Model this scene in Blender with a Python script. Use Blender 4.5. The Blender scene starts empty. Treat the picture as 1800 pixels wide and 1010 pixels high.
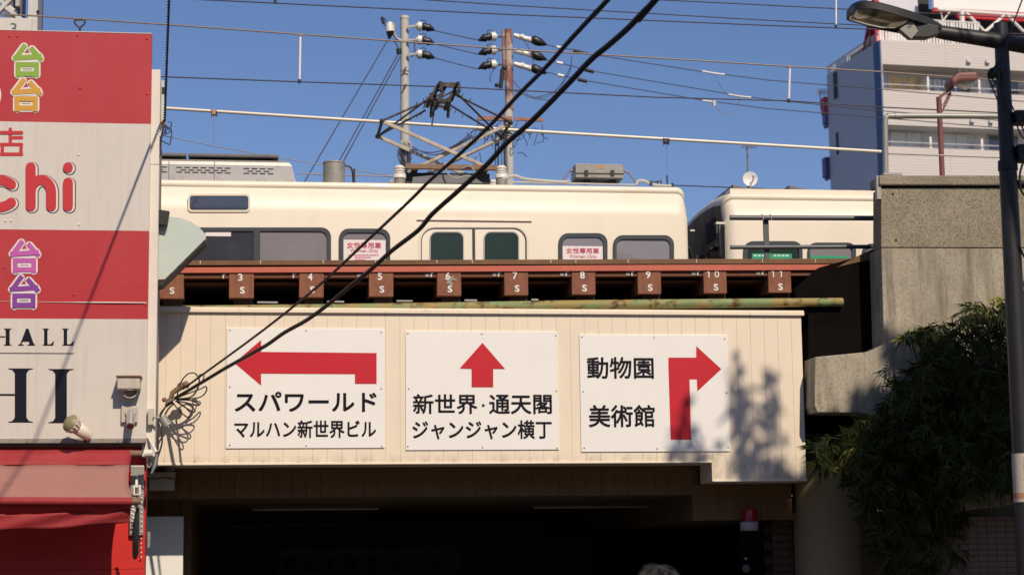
import bpy, math, random
from mathutils import Vector, Matrix
R = math.radians
random.seed(7)
SC = bpy.context.scene
COL = SC.collection

# ------------------------------------------------------------------ camera, sky, sun, exposure
W_PX, H_PX, F_PX = 1800.0, 1010.0, 3400.0
HEAD, PITCH, ROLL, DIST = R(7.7), math.atan(495 / F_PX), 0.012, 22.0
fh = Vector((math.sin(HEAD), math.cos(HEAD), 0)); rt = Vector((math.cos(HEAD), -math.sin(HEAD), 0)); up0 = Vector((0, 0, 1))
FWD = fh * math.cos(PITCH) + up0 * math.sin(PITCH)
UPV = up0 * math.cos(PITCH) - fh * math.sin(PITCH)
CR = rt * math.cos(ROLL) - UPV * math.sin(ROLL)
CU = UPV * math.cos(ROLL) + rt * math.sin(ROLL)
CAM = Vector((-DIST * math.sin(HEAD), -DIST * math.cos(HEAD), 1.6))
cam = bpy.data.cameras.new('camera'); cam_ob = bpy.data.objects.new('camera', cam); COL.objects.link(cam_ob)
cam.sensor_width = 36.0; cam.lens = 36.0 * F_PX / W_PX; cam.clip_end = 2000; cam.clip_start = 0.1
cam.dof.use_dof = True; cam.dof.focus_distance = 22.3; cam.dof.aperture_fstop = 2.8
cam_ob.matrix_world = Matrix(((CR.x, CU.x, -FWD.x, CAM.x), (CR.y, CU.y, -FWD.y, CAM.y), (CR.z, CU.z, -FWD.z, CAM.z), (0, 0, 0, 1)))
SC.camera = cam_ob

SUN_AZ, SUN_EL = R(16.0), R(43.0)
SUN = Vector((math.sin(SUN_AZ) * math.cos(SUN_EL), -math.cos(SUN_AZ) * math.cos(SUN_EL), math.sin(SUN_EL)))
world = bpy.data.worlds.new('World'); SC.world = world; world.use_nodes = True
wn = world.node_tree; sky = wn.nodes.new('ShaderNodeTexSky'); sky.sky_type = 'NISHITA'; sky.sun_disc = False
sky.sun_elevation = SUN_EL; sky.sun_rotation = math.atan2(SUN.x, SUN.y); sky.air_density = 1.0; sky.dust_density = 0.6; sky.ozone_density = 4.0
tint = wn.nodes.new('ShaderNodeMix'); tint.data_type = 'RGBA'; tint.blend_type = 'MULTIPLY'; tint.inputs[0].default_value = 1.0; tint.inputs[7].default_value = (0.94, 0.955, 1.14, 1)
wn.links.new(sky.outputs['Color'], tint.inputs[6]); wn.links.new(tint.outputs[2], wn.nodes['Background'].inputs['Color']); wn.nodes['Background'].inputs['Strength'].default_value = 0.080
sl = bpy.data.lights.new('sun', 'SUN'); sl.energy = 4.25; sl.angle = R(0.53); sl.color = (1.0, 0.87, 0.71)
sun_ob = bpy.data.objects.new('sun', sl); COL.objects.link(sun_ob); sun_ob.rotation_euler = SUN.to_track_quat('Z', 'Y').to_euler(); sun_ob.location = (5, -40, 40)
SC.view_settings.view_transform = 'Standard'; SC.view_settings.look = 'None'; SC.view_settings.exposure = 0.0; SC.view_settings.gamma = 1.0
SC.cycles.max_bounces = 6; SC.cycles.transparent_max_bounces = 12

# ------------------------------------------------------------------ helpers
def ray(px, py):
    return (FWD + CR * ((px - 900) / F_PX) + CU * ((505 - py) / F_PX))
def P(px, py, y):                      # a point seen at a photo pixel, on the vertical plane at distance y behind the facade
    d = ray(px, py); return CAM + d * ((y - CAM.y) / d.y)
def proj(p):
    v = Vector(p) - CAM; z = v.dot(FWD); return (900 + F_PX * v.dot(CR) / z, 505 - F_PX * v.dot(CU) / z)
def X(px, py, y): return P(px, py, y).x
def Z(px, py, y): return P(px, py, y).z

ROOT = {}
def tag(o, label=None, cat=None, group=None, kind=None):
    if label: o['label'] = label
    if cat: o['category'] = cat
    if group: o['group'] = group
    if kind: o['kind'] = kind
    return o
def thing(name, loc, label, cat, group=None):
    o = bpy.data.objects.new(name, None); COL.objects.link(o); o.location = loc; o.empty_display_size = 0.2
    ROOT[o] = Vector(loc); return tag(o, label, cat, group)

class MB:
    def __init__(s): s.v = []; s.f = []; s.m = []; s.sm = []; s.cur = 0
    def add(s, vs, fs, smooth=False):
        b = len(s.v); s.v += [Vector(v) for v in vs]
        for f in fs: s.f.append([b + i for i in f]); s.m.append(s.cur); s.sm.append(smooth)
        return s
    def box(s, lo, hi):
        a, b = lo, hi
        vs = [(a[0], a[1], a[2]), (b[0], a[1], a[2]), (b[0], b[1], a[2]), (a[0], b[1], a[2]), (a[0], a[1], b[2]), (b[0], a[1], b[2]), (b[0], b[1], b[2]), (a[0], b[1], b[2])]
        return s.add(vs, [(0, 3, 2, 1), (4, 5, 6, 7), (0, 1, 5, 4), (1, 2, 6, 5), (2, 3, 7, 6), (3, 0, 4, 7)])
    def pbox(s, x0, y0, x1, y1, ya, yb):             # front face covers a pixel rectangle on plane ya, depth to yb
        p = P(x0, (y0 + y1) / 2, ya); q = P(x1, (y0 + y1) / 2, ya); t = P((x0 + x1) / 2, y0, ya); u = P((x0 + x1) / 2, y1, ya)
        return s.box((p.x, ya, u.z), (q.x, yb, t.z))
    def obox(s, c, ax, h):
        c = Vector(c); vs = []
        for k in range(8):
            vs.append(c + ax[0] * (h[0] if k in (1, 2, 5, 6) else -h[0]) + ax[1] * (h[1] if k in (2, 3, 6, 7) else -h[1]) + ax[2] * (h[2] if k > 3 else -h[2]))
        return s.add(vs, [(0, 3, 2, 1), (4, 5, 6, 7), (0, 1, 5, 4), (1, 2, 6, 5), (2, 3, 7, 6), (3, 0, 4, 7)])
    def bar(s, p, q, w, h=None, upv=(0, 0, 1)):
        p, q = Vector(p), Vector(q); d = (q - p).normalized(); u = Vector(upv)
        a = d.cross(u)
        if a.length < 1e-3: a = d.cross(Vector((0, 1, 0)))
        a.normalize(); b = a.cross(d)
        return s.obox((p + q) / 2, (d, a, b), ((q - p).length / 2, w / 2, (h or w) / 2))
    def tube(s, pts, r, seg=8, caps=True):
        pts = [Vector(p) for p in pts]; n = len(pts); rr = r if isinstance(r, (list, tuple)) else [r] * n
        t0 = (pts[1] - pts[0]).normalized(); a = t0.orthogonal().normalized(); vs = []
        for i, p in enumerate(pts):
            t = (pts[min(i + 1, n - 1)] - pts[max(i - 1, 0)]).normalized()
            a = (a - t * a.dot(t)).normalized(); b = t.cross(a)
            vs += [p + (a * math.cos(2 * math.pi * k / seg) + b * math.sin(2 * math.pi * k / seg)) * rr[i] for k in range(seg)]
        fs = [(i * seg + k, i * seg + (k + 1) % seg, (i + 1) * seg + (k + 1) % seg, (i + 1) * seg + k) for i in range(n - 1) for k in range(seg)]
        s.add(vs, fs, True)
        if caps: s.add(vs[:seg], [tuple(reversed(range(seg)))]); s.add(vs[-seg:], [tuple(range(seg))])
        return s
    def cyl(s, p, q, r0, r1=None, seg=16): return s.tube([p, q], [r0, r0 if r1 is None else r1], seg)
    def lathe(s, base, axis, prof, seg=16):
        ax = Vector(axis).normalized(); a = ax.orthogonal().normalized(); c = ax.cross(a); vs = []; n = len(prof)
        for h, r in prof: vs += [Vector(base) + ax * h + (a * math.cos(2 * math.pi * k / seg) + c * math.sin(2 * math.pi * k / seg)) * max(r, 1e-4) for k in range(seg)]
        s.add(vs, [(i * seg + k, i * seg + (k + 1) % seg, (i + 1) * seg + (k + 1) % seg, (i + 1) * seg + k) for i in range(n - 1) for k in range(seg)], True)
        s.add(vs[:seg], [tuple(reversed(range(seg)))]); s.add(vs[-seg:], [tuple(range(seg))]); return s
    def prism(s, poly, vec):                         # poly: 3-D outline facing -vec
        n = len(poly); v = Vector(vec); vs = [Vector(p) for p in poly] + [Vector(p) + v for p in poly]
        fs = [tuple(range(n)), tuple(reversed(range(n, 2 * n)))] + [(i, n + i, n + (i + 1) % n, (i + 1) % n) for i in range(n)]
        return s.add(vs, fs)
    def pprism(s, pix, ya, yb):
        return s.prism([P(x, y, ya) for x, y in reversed(pix)], (0, yb - ya, 0))
    def sheet(s, poly): return s.add(poly, [tuple(range(len(poly)))])
    def ball(s, c, r, nu=12, nv=8, sc=(1, 1, 1)):
        c = Vector(c); vs = []; fs = []
        for i in range(nv + 1):
            t = math.pi * i / nv
            for k in range(nu):
                a = 2 * math.pi * k / nu; vs.append(c + Vector((r * sc[0] * math.sin(t) * math.cos(a), r * sc[1] * math.sin(t) * math.sin(a), r * sc[2] * math.cos(t))))
        for i in range(nv):
            for k in range(nu): fs.append((i * nu + k, (i + 1) * nu + k, (i + 1) * nu + (k + 1) % nu, i * nu + (k + 1) % nu))
        return s.add(vs, fs, True)
    def build(s, name, mat, parent=None, bevel=0.0, label=None, cat=None, group=None, kind=None, origin=None):
        me = bpy.data.meshes.new(name)
        off = ROOT.get(parent) if parent is not None else Vector(origin) if origin is not None else (sum(s.v, Vector()) / max(1, len(s.v)))
        me.from_pydata([v - off for v in s.v], [], s.f)
        for m in (mat if isinstance(mat, (list, tuple)) else [mat]): me.materials.append(m)
        for p, mi, sm in zip(me.polygons, s.m, s.sm): p.material_index = mi; p.use_smooth = sm
        me.validate(); me.update()
        o = bpy.data.objects.new(name, me); COL.objects.link(o)
        if parent is not None: o.parent = parent; ROOT[o] = ROOT[parent]
        else: o.location = off
        if bevel:
            b = o.modifiers.new('bevel', 'BEVEL'); b.width = bevel; b.segments = 2; b.limit_method = 'ANGLE'; b.angle_limit = R(40); b.harden_normals = False
        return tag(o, label, cat, group, kind)

_font = bpy.data.curves.new('lettering_source', 'FONT'); _fo = bpy.data.objects.new('lettering_source', _font); COL.objects.link(_fo)
def glyphs(body, bold=0.0, space=1.0):
    _font.body = body; _font.offset = bold; _font.space_character = space; _font.resolution_u = 4
    bpy.context.view_layer.update()
    me = bpy.data.meshes.new_from_object(_fo.evaluated_get(bpy.context.evaluated_depsgraph_get()))
    v = [(a.co.x, a.co.y) for a in me.vertices]; f = [list(p.vertices) for p in me.polygons]; bpy.data.meshes.remove(me); return v, f
def text(mb, body, x0, y0, x1, y1, yp, bold=0.0, space=1.0):      # fit lettering to a pixel box on the plane yp
    v, f = glyphs(body, 0.0, space)
    a0 = min(a for a, b in v); a1 = max(a for a, b in v); b0 = min(b for a, b in v); b1 = max(b for a, b in v)
    A, B, Cc, D = P(x0, y1, yp), P(x1, y1, yp), P(x1, y0, yp), P(x0, y0, yp)
    xl, xr, zb, zt = (A.x + D.x) / 2, (B.x + Cc.x) / 2, (A.z + B.z) / 2, (Cc.z + D.z) / 2
    k = bold * (zt - zb) / (b1 - b0)                               # strokes thickened by stacked offset films
    for i, (dx, dz_) in enumerate(((0, 0),) if bold <= 0 else ((0, 0), (k, k), (-k, k), (k, -k), (-k, -k), (1.2 * k, 0), (-1.2 * k, 0), (0, 1.2 * k), (0, -1.2 * k))):
        mb.add([(xl + k + (xr - xl - 2 * k) * (a - a0) / (a1 - a0) + dx, yp - 0.0002 * i, zb + k + (zt - zb - 2 * k) * (b - b0) / (b1 - b0) + dz_) for a, b in v], f)
    return mb
RIB = [0]
def ribbon(mb, pts, w, yp, square=False):                         # a flat round-ended painted stroke, w in pixels
    RIB[0] = (RIB[0] + 1) % 12
    pts = [Vector((a, b)) for a, b in pts]; n = len(pts); L = []; Rr = []
    for i in range(n):
        d = (pts[min(i + 1, n - 1)] - pts[max(i - 1, 0)]).normalized(); nn = Vector((-d.y, d.x)) * w / 2
        L.append(pts[i] + nn); Rr.append(pts[i] - nn)
    if square:
        a_ = (pts[0] - pts[1]).normalized() * w / 2; b_ = (pts[-1] - pts[-2]).normalized() * w / 2; L[0] += a_; Rr[0] += a_; L[-1] += b_; Rr[-1] += b_
    def cap(c, frm): return [] if square else [c + Matrix.Rotation(-math.pi * k / 8, 2) @ frm for k in range(1, 8)]
    out = L + cap(pts[-1], L[-1] - pts[-1]) + Rr[::-1] + cap(pts[0], Rr[0] - pts[0])
    mb.sheet([P(q.x, q.y, yp - 0.0004 * RIB[0]) for q in out])
    if mb.f and True:
        f = mb.f[-1]; nrm = (mb.v[f[1]] - mb.v[f[0]]).cross(mb.v[f[len(f) // 2]] - mb.v[f[0]])
        if nrm.y > 0: mb.f[-1] = f[::-1]
    return mb
def arc(cx, cy, rx, ry, a0, a1, n=14): return [(cx + rx * math.cos(R(a0 + (a1 - a0) * i / n)), cy - ry * math.sin(R(a0 + (a1 - a0) * i / n))) for i in range(n + 1)]
def rrect(x0, y0, x1, y1, r, n=6, corners=(1, 1, 1, 1)):           # pixel outline, starting top right, going round
    out = []
    for (cx, cy, a, c) in ((x1 - r, y0 + r, 0, corners[0]), (x0 + r, y0 + r, 90, corners[1]), (x0 + r, y1 - r, 180, corners[2]), (x1 - r, y1 - r, 270, corners[3])):
        if c: out += [(cx + r * math.cos(R(a + 90 * i / n)), cy - r * math.sin(R(a + 90 * i / n))) for i in range(n + 1)]
        else: out.append((cx + (r if a in (0, 270) else -r), cy + (-r if a in (0, 90) else r)))
    return out
def ring(mb, outer, inner, ya, yb):                               # a frame between two pixel outlines of equal count
    n = len(outer); o = [P(x, y, ya) for x, y in outer]; i_ = [P(x, y, ya) for x, y in inner]; ob = [p + Vector((0, yb - ya, 0)) for p in o]; ib = [p + Vector((0, yb - ya, 0)) for p in i_]
    vs = o + i_ + ob + ib; fs = []
    for k in range(n):
        j = (k + 1) % n
        fs += [(k, n + k, n + j, j), (k, j, 2 * n + j, 2 * n + k), (n + k, 3 * n + k, 3 * n + j, n + j)]
    return mb.add(vs, fs)
def sag(p, q, s, n=14): 
    p, q = Vector(p), Vector(q); return [p.lerp(q, i / n) - Vector((0, 0, 4 * s * (i / n) * (1 - i / n))) for i in range(n + 1)]
def spline(pts, n=6):
    pts = [Vector(p) for p in pts]; out = []
    for i in range(len(pts) - 1):
        a, b, c, d = pts[max(i - 1, 0)], pts[i], pts[i + 1], pts[min(i + 2, len(pts) - 1)]
        for k in range(n):
            t = k / n; out.append(0.5 * ((2 * b) + (c - a) * t + (2 * a - 5 * b + 4 * c - d) * t * t + (3 * b - a - 3 * c + d) * t ** 3))
    return out + [pts[-1]]

# ------------------------------------------------------------------ materials
def mat(name, c, rough=0.6, metal=0.0, var=0.12, scale=4.0, bump=0.0, bscale=60.0, coat=0.0, spec=0.5, stretch=(1, 1, 1), c2=None, spots=0.55, detail=6):
    m = bpy.data.materials.new(name); m.use_nodes = True; nt = m.node_tree; b = nt.nodes['Principled BSDF']
    b.inputs['Roughness'].default_value = rough; b.inputs['Metallic'].default_value = metal; b.inputs['Specular IOR Level'].default_value = spec
    if coat: b.inputs['Coat Weight'].default_value = coat; b.inputs['Coat Roughness'].default_value = 0.03
    tc = nt.nodes.new('ShaderNodeTexCoord'); mp = nt.nodes.new('ShaderNodeMapping'); mp.inputs['Scale'].default_value = stretch
    nt.links.new(tc.outputs['Object'], mp.inputs['Vector'])
    no = nt.nodes.new('ShaderNodeTexNoise'); no.inputs['Scale'].default_value = scale; no.inputs['Detail'].default_value = detail; no.inputs['Roughness'].default_value = 0.65
    nt.links.new(mp.outputs['Vector'], no.inputs['Vector'])
    rp = nt.nodes.new('ShaderNodeValToRGB'); nt.links.new(no.outputs['Fac'], rp.inputs['Fac'])
    e = rp.color_ramp.elements
    if c2 is None:
        e[0].position, e[1].position = 0.3, 0.7
        e[0].color = tuple(k * (1 - var) for k in c) + (1,); e[1].color = tuple(min(1, k * (1 + var)) for k in c) + (1,)
    else:
        e[0].position, e[1].position = spots, min(1, spots + 0.12); e[0].color = tuple(c) + (1,); e[1].color = tuple(c2) + (1,)
    nt.links.new(rp.outputs['Color'], b.inputs['Base Color'])
    if bump:
        n2 = nt.nodes.new('ShaderNodeTexNoise'); n2.inputs['Scale'].default_value = bscale; n2.inputs['Detail'].default_value = 4
        nt.links.new(mp.outputs['Vector'], n2.inputs['Vector'])
        bp = nt.nodes.new('ShaderNodeBump'); bp.inputs['Strength'].default_value = bump; bp.inputs['Distance'].default_value = 0.01
        nt.links.new(n2.outputs['Fac'], bp.inputs['Height']); nt.links.new(bp.outputs['Normal'], b.inputs['Normal'])
    m['ramp'] = rp.name
    return m
def overlay(m, c, scale, lo, hi, stretch=(1, 1, 1), zfade=None, amount=1.0):      # dirt and other patches with a shape of their own over a material
    nt = m.node_tree; b = nt.nodes['Principled BSDF']; src = b.inputs['Base Color'].links[0].from_socket
    tc = nt.nodes.new('ShaderNodeTexCoord'); mp = nt.nodes.new('ShaderNodeMapping'); mp.inputs['Scale'].default_value = stretch
    nt.links.new(tc.outputs['Object'], mp.inputs['Vector'])
    no = nt.nodes.new('ShaderNodeTexNoise'); no.inputs['Scale'].default_value = scale; no.inputs['Detail'].default_value = 8; no.inputs['Roughness'].default_value = 0.7
    nt.links.new(mp.outputs['Vector'], no.inputs['Vector'])
    mr = nt.nodes.new('ShaderNodeMapRange'); mr.inputs['From Min'].default_value = lo; mr.inputs['From Max'].default_value = hi; mr.inputs['To Max'].default_value = amount; nt.links.new(no.outputs['Fac'], mr.inputs['Value'])
    fac = mr.outputs['Result']
    if zfade:
        sx = nt.nodes.new('ShaderNodeSeparateXYZ'); nt.links.new(tc.outputs['Object'], sx.inputs['Vector'])
        m2 = nt.nodes.new('ShaderNodeMapRange'); m2.inputs['From Min'].default_value = zfade[0]; m2.inputs['From Max'].default_value = zfade[1]; m2.inputs['To Min'].default_value = 1; m2.inputs['To Max'].default_value = 0
        nt.links.new(sx.outputs['Z'], m2.inputs['Value'])
        mu = nt.nodes.new('ShaderNodeMath'); mu.operation = 'MULTIPLY'; nt.links.new(fac, mu.inputs[0]); nt.links.new(m2.outputs['Result'], mu.inputs[1]); fac = mu.outputs[0]
    mx = nt.nodes.new('ShaderNodeMix'); mx.data_type = 'RGBA'; nt.links.new(fac, mx.inputs[0]); nt.links.new(src, mx.inputs[6]); mx.inputs[7].default_value = tuple(c) + (1,)
    nt.links.new(mx.outputs[2], b.inputs['Base Color']); return m
def tiles(name, c, mortar, w, h, ms=0.006, rough=0.5, offset=0.0, axes='XZ', var=0.06):
    m = bpy.data.materials.new(name); m.use_nodes = True; nt = m.node_tree; b = nt.nodes['Principled BSDF']; b.inputs['Roughness'].default_value = rough
    tc = nt.nodes.new('ShaderNodeTexCoord'); sx = nt.nodes.new('ShaderNodeSeparateXYZ'); cx = nt.nodes.new('ShaderNodeCombineXYZ')
    nt.links.new(tc.outputs['Object'], sx.inputs['Vector']); nt.links.new(sx.outputs[axes[0]], cx.inputs['X']); nt.links.new(sx.outputs[axes[1]], cx.inputs['Y'])
    br = nt.nodes.new('ShaderNodeTexBrick'); br.offset = offset; br.inputs['Scale'].default_value = 1; br.inputs['Brick Width'].default_value = w; br.inputs['Row Height'].default_value = h; br.inputs['Mortar Size'].default_value = ms
    br.inputs['Color1'].default_value = tuple(k * (1 - var) for k in c) + (1,); br.inputs['Color2'].default_value = tuple(k * (1 + var) for k in c) + (1,); br.inputs['Mortar'].default_value = tuple(mortar) + (1,)
    nt.links.new(cx.outputs['Vector'], br.inputs['Vector']); nt.links.new(br.outputs['Color'], b.inputs['Base Color']); return m

M = {}
M['cream_board'] = overlay(mat('cream_board', (0.78, 0.66, 0.51), 0.5, var=0.04, scale=1.2, bump=0.03, bscale=30), (0.25, 0.19, 0.12), 7, 0.42, 0.75, (1, 1, 0.5), (0.0, 0.10), 0.8)
M['cream_trim'] = overlay(mat('cream_trim', (0.80, 0.68, 0.52), 0.5, var=0.06, scale=3), (0.30, 0.22, 0.12), 6, 0.58, 0.75, amount=0.6)
M['sign_white'] = mat('sign_white', (0.82, 0.785, 0.73), 0.35, var=0.025, scale=1.5)
M['sign_red'] = mat('sign_red', (0.53, 0.013, 0.022), 0.4, var=0.05, scale=2)
M['sign_black'] = mat('sign_black', (0.008, 0.006, 0.010), 0.6, var=0.1, spec=0.15)
M['screw'] = mat('screw', (0.16, 0.14, 0.14), 0.4, 0.7)
M['train_cream'] = mat('train_cream', (0.75, 0.668, 0.535), 0.42, var=0.03, scale=0.8, coat=0.08, spec=0.35)
M['train_cream'] = overlay(M['train_cream'], (0.55, 0.44, 0.28), 2.5, 0.5, 0.9, (1, 1, 0.3), amount=0.35)
M['train_end'] = overlay(mat('train_end', (0.22, 0.175, 0.12), 0.7, var=0.1, spec=0.2), (0.05, 0.04, 0.035), 3, 0.45, 0.7, (1, 1, 0.4))
M['utility_beige'] = overlay(mat('utility_beige', (0.42, 0.35, 0.24), 0.6, var=0.1), (0.15, 0.12, 0.08), 6, 0.5, 0.7)
M['rubber'] = mat('rubber', (0.035, 0.042, 0.048), 0.5, var=0.1)
M['glass_blind'] = mat('glass_blind', (0.20, 0.18, 0.19), 0.6, var=0.10, scale=1.5, coat=1.0)
M['glass_dark'] = mat('glass_dark', (0.018, 0.036, 0.028), 0.3, var=0.25, scale=2, coat=0.25, spec=0.25)
M['glass_sky'] = mat('glass_sky', (0.035, 0.035, 0.045), 0.3, var=0.3, scale=3, coat=1.0)
for k_ in ('glass_sky', 'glass_blind'): M[k_].node_tree.nodes['Principled BSDF'].inputs['Coat IOR'].default_value = 1.9 if k_ == 'glass_sky' else 1.6
M['poster'] = mat('poster', (0.78, 0.70, 0.67), 0.45, var=0.02)
M['pink_ink'] = mat('pink_ink', (0.52, 0.06, 0.13), 0.5)
M['green_sticker'] = mat('green_sticker', (0.02, 0.32, 0.16), 0.45, var=0.05)
M['pale_ink'] = mat('pale_ink', (0.55, 0.75, 0.62), 0.5)
M['silver'] = overlay(mat('silver', (0.55, 0.51, 0.45), 0.35, 0.55, var=0.06), (0.22, 0.19, 0.16), 4, 0.52, 0.75, amount=0.6)
M['roof_grey'] = mat('roof_grey', (0.13, 0.13, 0.14), 0.6, var=0.15)
M['unit_grey'] = overlay(mat('unit_grey', (0.27, 0.26, 0.23), 0.55, 0.2, var=0.1), (0.12, 0.10, 0.08), 5, 0.5, 0.75, amount=0.7)
M['slot'] = mat('slot', (0.01, 0.01, 0.01), 0.8)
M['rust_beam'] = overlay(mat('rust_beam', (0.20, 0.115, 0.065), 0.7, var=0.2, scale=9), (0.10, 0.06, 0.04), 14, 0.52, 0.75)
M['pan_dark'] = overlay(mat('pan_dark', (0.035, 0.03, 0.026), 0.6, 0.3, var=0.2), (0.25, 0.2, 0.15), 9, 0.55, 0.75)
M['pan_pale'] = overlay(mat('pan_pale', (0.42, 0.36, 0.27), 0.6, 0.2, var=0.1), (0.13, 0.10, 0.07), 7, 0.5, 0.72)
M['porcelain'] = overlay(mat('porcelain', (0.66, 0.62, 0.54), 0.3, var=0.05), (0.35, 0.28, 0.2), 10, 0.55, 0.8, amount=0.6)
M['bridge_brown'] = overlay(mat('bridge_brown', (0.155, 0.052, 0.022), 0.75, var=0.15, scale=8, bump=0.15, bscale=90), (0.075, 0.025, 0.012), 12, 0.5, 0.75, amount=0.7)
M['block_brown'] = overlay(mat('block_brown', (0.235, 0.088, 0.045), 0.8, var=0.18, scale=12, bump=0.25, bscale=110, stretch=(1, 1, 0.4)), (0.10, 0.035, 0.02), 16, 0.5, 0.72, (1, 1, 0.4), amount=0.7)
M['bridge_edge'] = mat('bridge_edge', (0.16, 0.075, 0.028), 0.7, var=0.2, scale=6)
M['bridge_red'] = overlay(mat('bridge_red', (0.50, 0.115, 0.07), 0.6, var=0.08, scale=4), (0.22, 0.06, 0.04), 9, 0.6, 0.8, amount=0.6)
M['mark_white'] = overlay(mat('mark_white', (0.74, 0.70, 0.66), 0.6), (0.35, 0.2, 0.15), 30, 0.58, 0.75, amount=0.6)
M['dark_steel'] = mat('dark_steel', (0.030, 0.018, 0.012), 0.8, var=0.3)
M['green_pipe'] = overlay(overlay(mat('green_pipe', (0.175, 0.255, 0.105), 0.7, var=0.15, scale=5, bump=0.2), (0.33, 0.20, 0.055), 2.6, 0.42, 0.58, (1, 1, 3), amount=0.85), (0.10, 0.032, 0.012), 7, 0.53, 0.62, (1, 1, 1.4), amount=0.95)
M['concrete'] = overlay(overlay(mat('concrete', (0.40, 0.35, 0.26), 0.9, var=0.14, scale=3.0, bump=0.35, bscale=70), (0.10, 0.085, 0.065), 52, 0.52, 0.66, amount=0.8), (0.20, 0.165, 0.11), 1.5, 0.44, 0.72, (1.6, 1, 0.7), amount=0.75)
M['concrete'] = overlay(M['concrete'], (0.11, 0.09, 0.06), 3.2, 0.48, 0.72, (2.5, 1, 0.22), amount=0.75)
M['concrete_old'] = overlay(overlay(overlay(mat('concrete_old', (0.335, 0.285, 0.20), 0.95, var=0.25, scale=1.6, bump=0.6, bscale=110, detail=10), (0.06, 0.05, 0.035), 55, 0.46, 0.64, amount=0.85), (0.52, 0.45, 0.33), 42, 0.56, 0.68, amount=0.7), (0.16, 0.13, 0.085), 2.2, 0.46, 0.75, (1, 1, 0.5), amount=0.5)
M['concrete_old'] = overlay(M['concrete_old'], (0.34, 0.20, 0.10), 1.7, 0.62, 0.78, amount=0.6)
M['shade_black'] = mat('shade_black', (0.006, 0.0045, 0.004), 0.95, var=0.3, spec=0.05)  # near black painted where shade falls; also the holes, joint and call post
M['wing_brown'] = mat('wing_brown', (0.14, 0.085, 0.035), 0.9, var=0.35, scale=6)
M['galv'] = overlay(mat('galv', (0.33, 0.32, 0.28), 0.5, 0.3, var=0.1), (0.25, 0.13, 0.06), 6, 0.6, 0.75, amount=0.6)
M['rail_grey'] = mat('rail_grey', (0.10, 0.105, 0.11), 0.5, 0.3, var=0.1)
M['shop_red'] = overlay(mat('shop_red', (0.44, 0.030, 0.034), 0.4, var=0.05, scale=1.5), (0.50, 0.075, 0.07), 1.1, 0.45, 0.8, amount=0.5)
M['shop_white'] = overlay(mat('shop_white', (0.62, 0.56, 0.49), 0.45, var=0.03, scale=1.5), (0.36, 0.31, 0.26), 3, 0.5, 0.8, (4, 1, 0.25), amount=0.35)
M['strip_white'] = overlay(mat('strip_white', (0.72, 0.66, 0.57), 0.45, var=0.04), (0.4, 0.3, 0.2), 5, 0.6, 0.8, amount=0.4)
M['shop_body'] = mat('shop_body', (0.30, 0.26, 0.22), 0.7, var=0.1)
M['grey_sill'] = overlay(mat('grey_sill', (0.30, 0.27, 0.23), 0.5, 0.1, var=0.1), (0.12, 0.1, 0.08), 8, 0.5, 0.7)
M['letter_green'] = mat('letter_green', (0.24, 0.38, 0.035), 0.45, var=0.04)
M['letter_orange'] = mat('letter_orange', (0.60, 0.30, 0.035), 0.45, var=0.04)
M['letter_mauve'] = mat('letter_mauve', (0.50, 0.10, 0.36), 0.45, var=0.04)
M['letter_violet'] = mat('letter_violet', (0.22, 0.045, 0.27), 0.45, var=0.04)
M['letter_red'] = mat('letter_red', (0.52, 0.025, 0.03), 0.45, var=0.04)
M['letter_maroon'] = mat('letter_maroon', (0.085, 0.025, 0.05), 0.5)
M['letter_navy'] = mat('letter_navy', (0.008, 0.009, 0.018), 0.6, spec=0.15)
M['letter_white'] = mat('letter_white', (0.72, 0.67, 0.60), 0.45, var=0.02)
M['awning_red'] = overlay(overlay(mat('awning_red', (0.29, 0.016, 0.020), 0.7, var=0.06, scale=3), (0.34, 0.055, 0.05), 2.0, 0.48, 0.8, (0.6, 1, 2), amount=0.6), (0.30, 0.05, 0.05), 4, 0.55, 0.8, (3, 3, 0.6), amount=0.4)
M['awning_faded'] = overlay(mat('awning_faded', (0.31, 0.145, 0.115), 0.75, var=0.05, scale=2), (0.30, 0.04, 0.04), 3.0, 0.56, 0.75, (0.5, 1, 2), amount=0.6)
M['wall_red'] = mat('wall_red', (0.55, 0.018, 0.014), 0.5, var=0.06)
M['camera_beige'] = overlay(mat('camera_beige', (0.52, 0.45, 0.36), 0.5, var=0.06), (0.3, 0.25, 0.2), 14, 0.55, 0.75, (1, 1, 0.3), amount=0.6)
M['dome_smoke'] = mat('dome_smoke', (0.06, 0.05, 0.045), 0.1, coat=1.0)
M['lamp_white'] = mat('lamp_white', (0.70, 0.60, 0.50), 0.4, var=0.05)
M['lamp_olive'] = mat('lamp_olive', (0.24, 0.20, 0.10), 0.5, var=0.1)
M['black_rubber'] = mat('black_rubber', (0.010, 0.008, 0.009), 0.45, var=0.2)
M['wire_grey'] = mat('wire_grey', (0.24, 0.22, 0.23), 0.5, 0.3)
M['wire_dark'] = mat('wire_dark', (0.035, 0.03, 0.045), 0.5, 0.2)
M['wire_bronze'] = mat('wire_bronze', (0.22, 0.17, 0.14), 0.5, 0.4)
M['feeder_pale'] = mat('feeder_pale', (0.60, 0.53, 0.44), 0.45, 0.2, var=0.06)
M['clamp_orange'] = mat('clamp_orange', (0.45, 0.22, 0.11), 0.6, var=0.2)
M['pole_grey'] = overlay(mat('pole_grey', (0.46, 0.44, 0.39), 0.8, var=0.06, scale=3), (0.3, 0.28, 0.24), 5, 0.5, 0.8, (1, 1, 0.3), amount=0.5)
M['pole_rust'] = overlay(overlay(mat('pole_rust', (0.22, 0.085, 0.065), 0.75, var=0.15), (0.50, 0.42, 0.36), 4.5, 0.47, 0.57, (1, 1, 0.5), amount=0.8), (0.10, 0.05, 0.04), 6, 0.58, 0.7)
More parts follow.
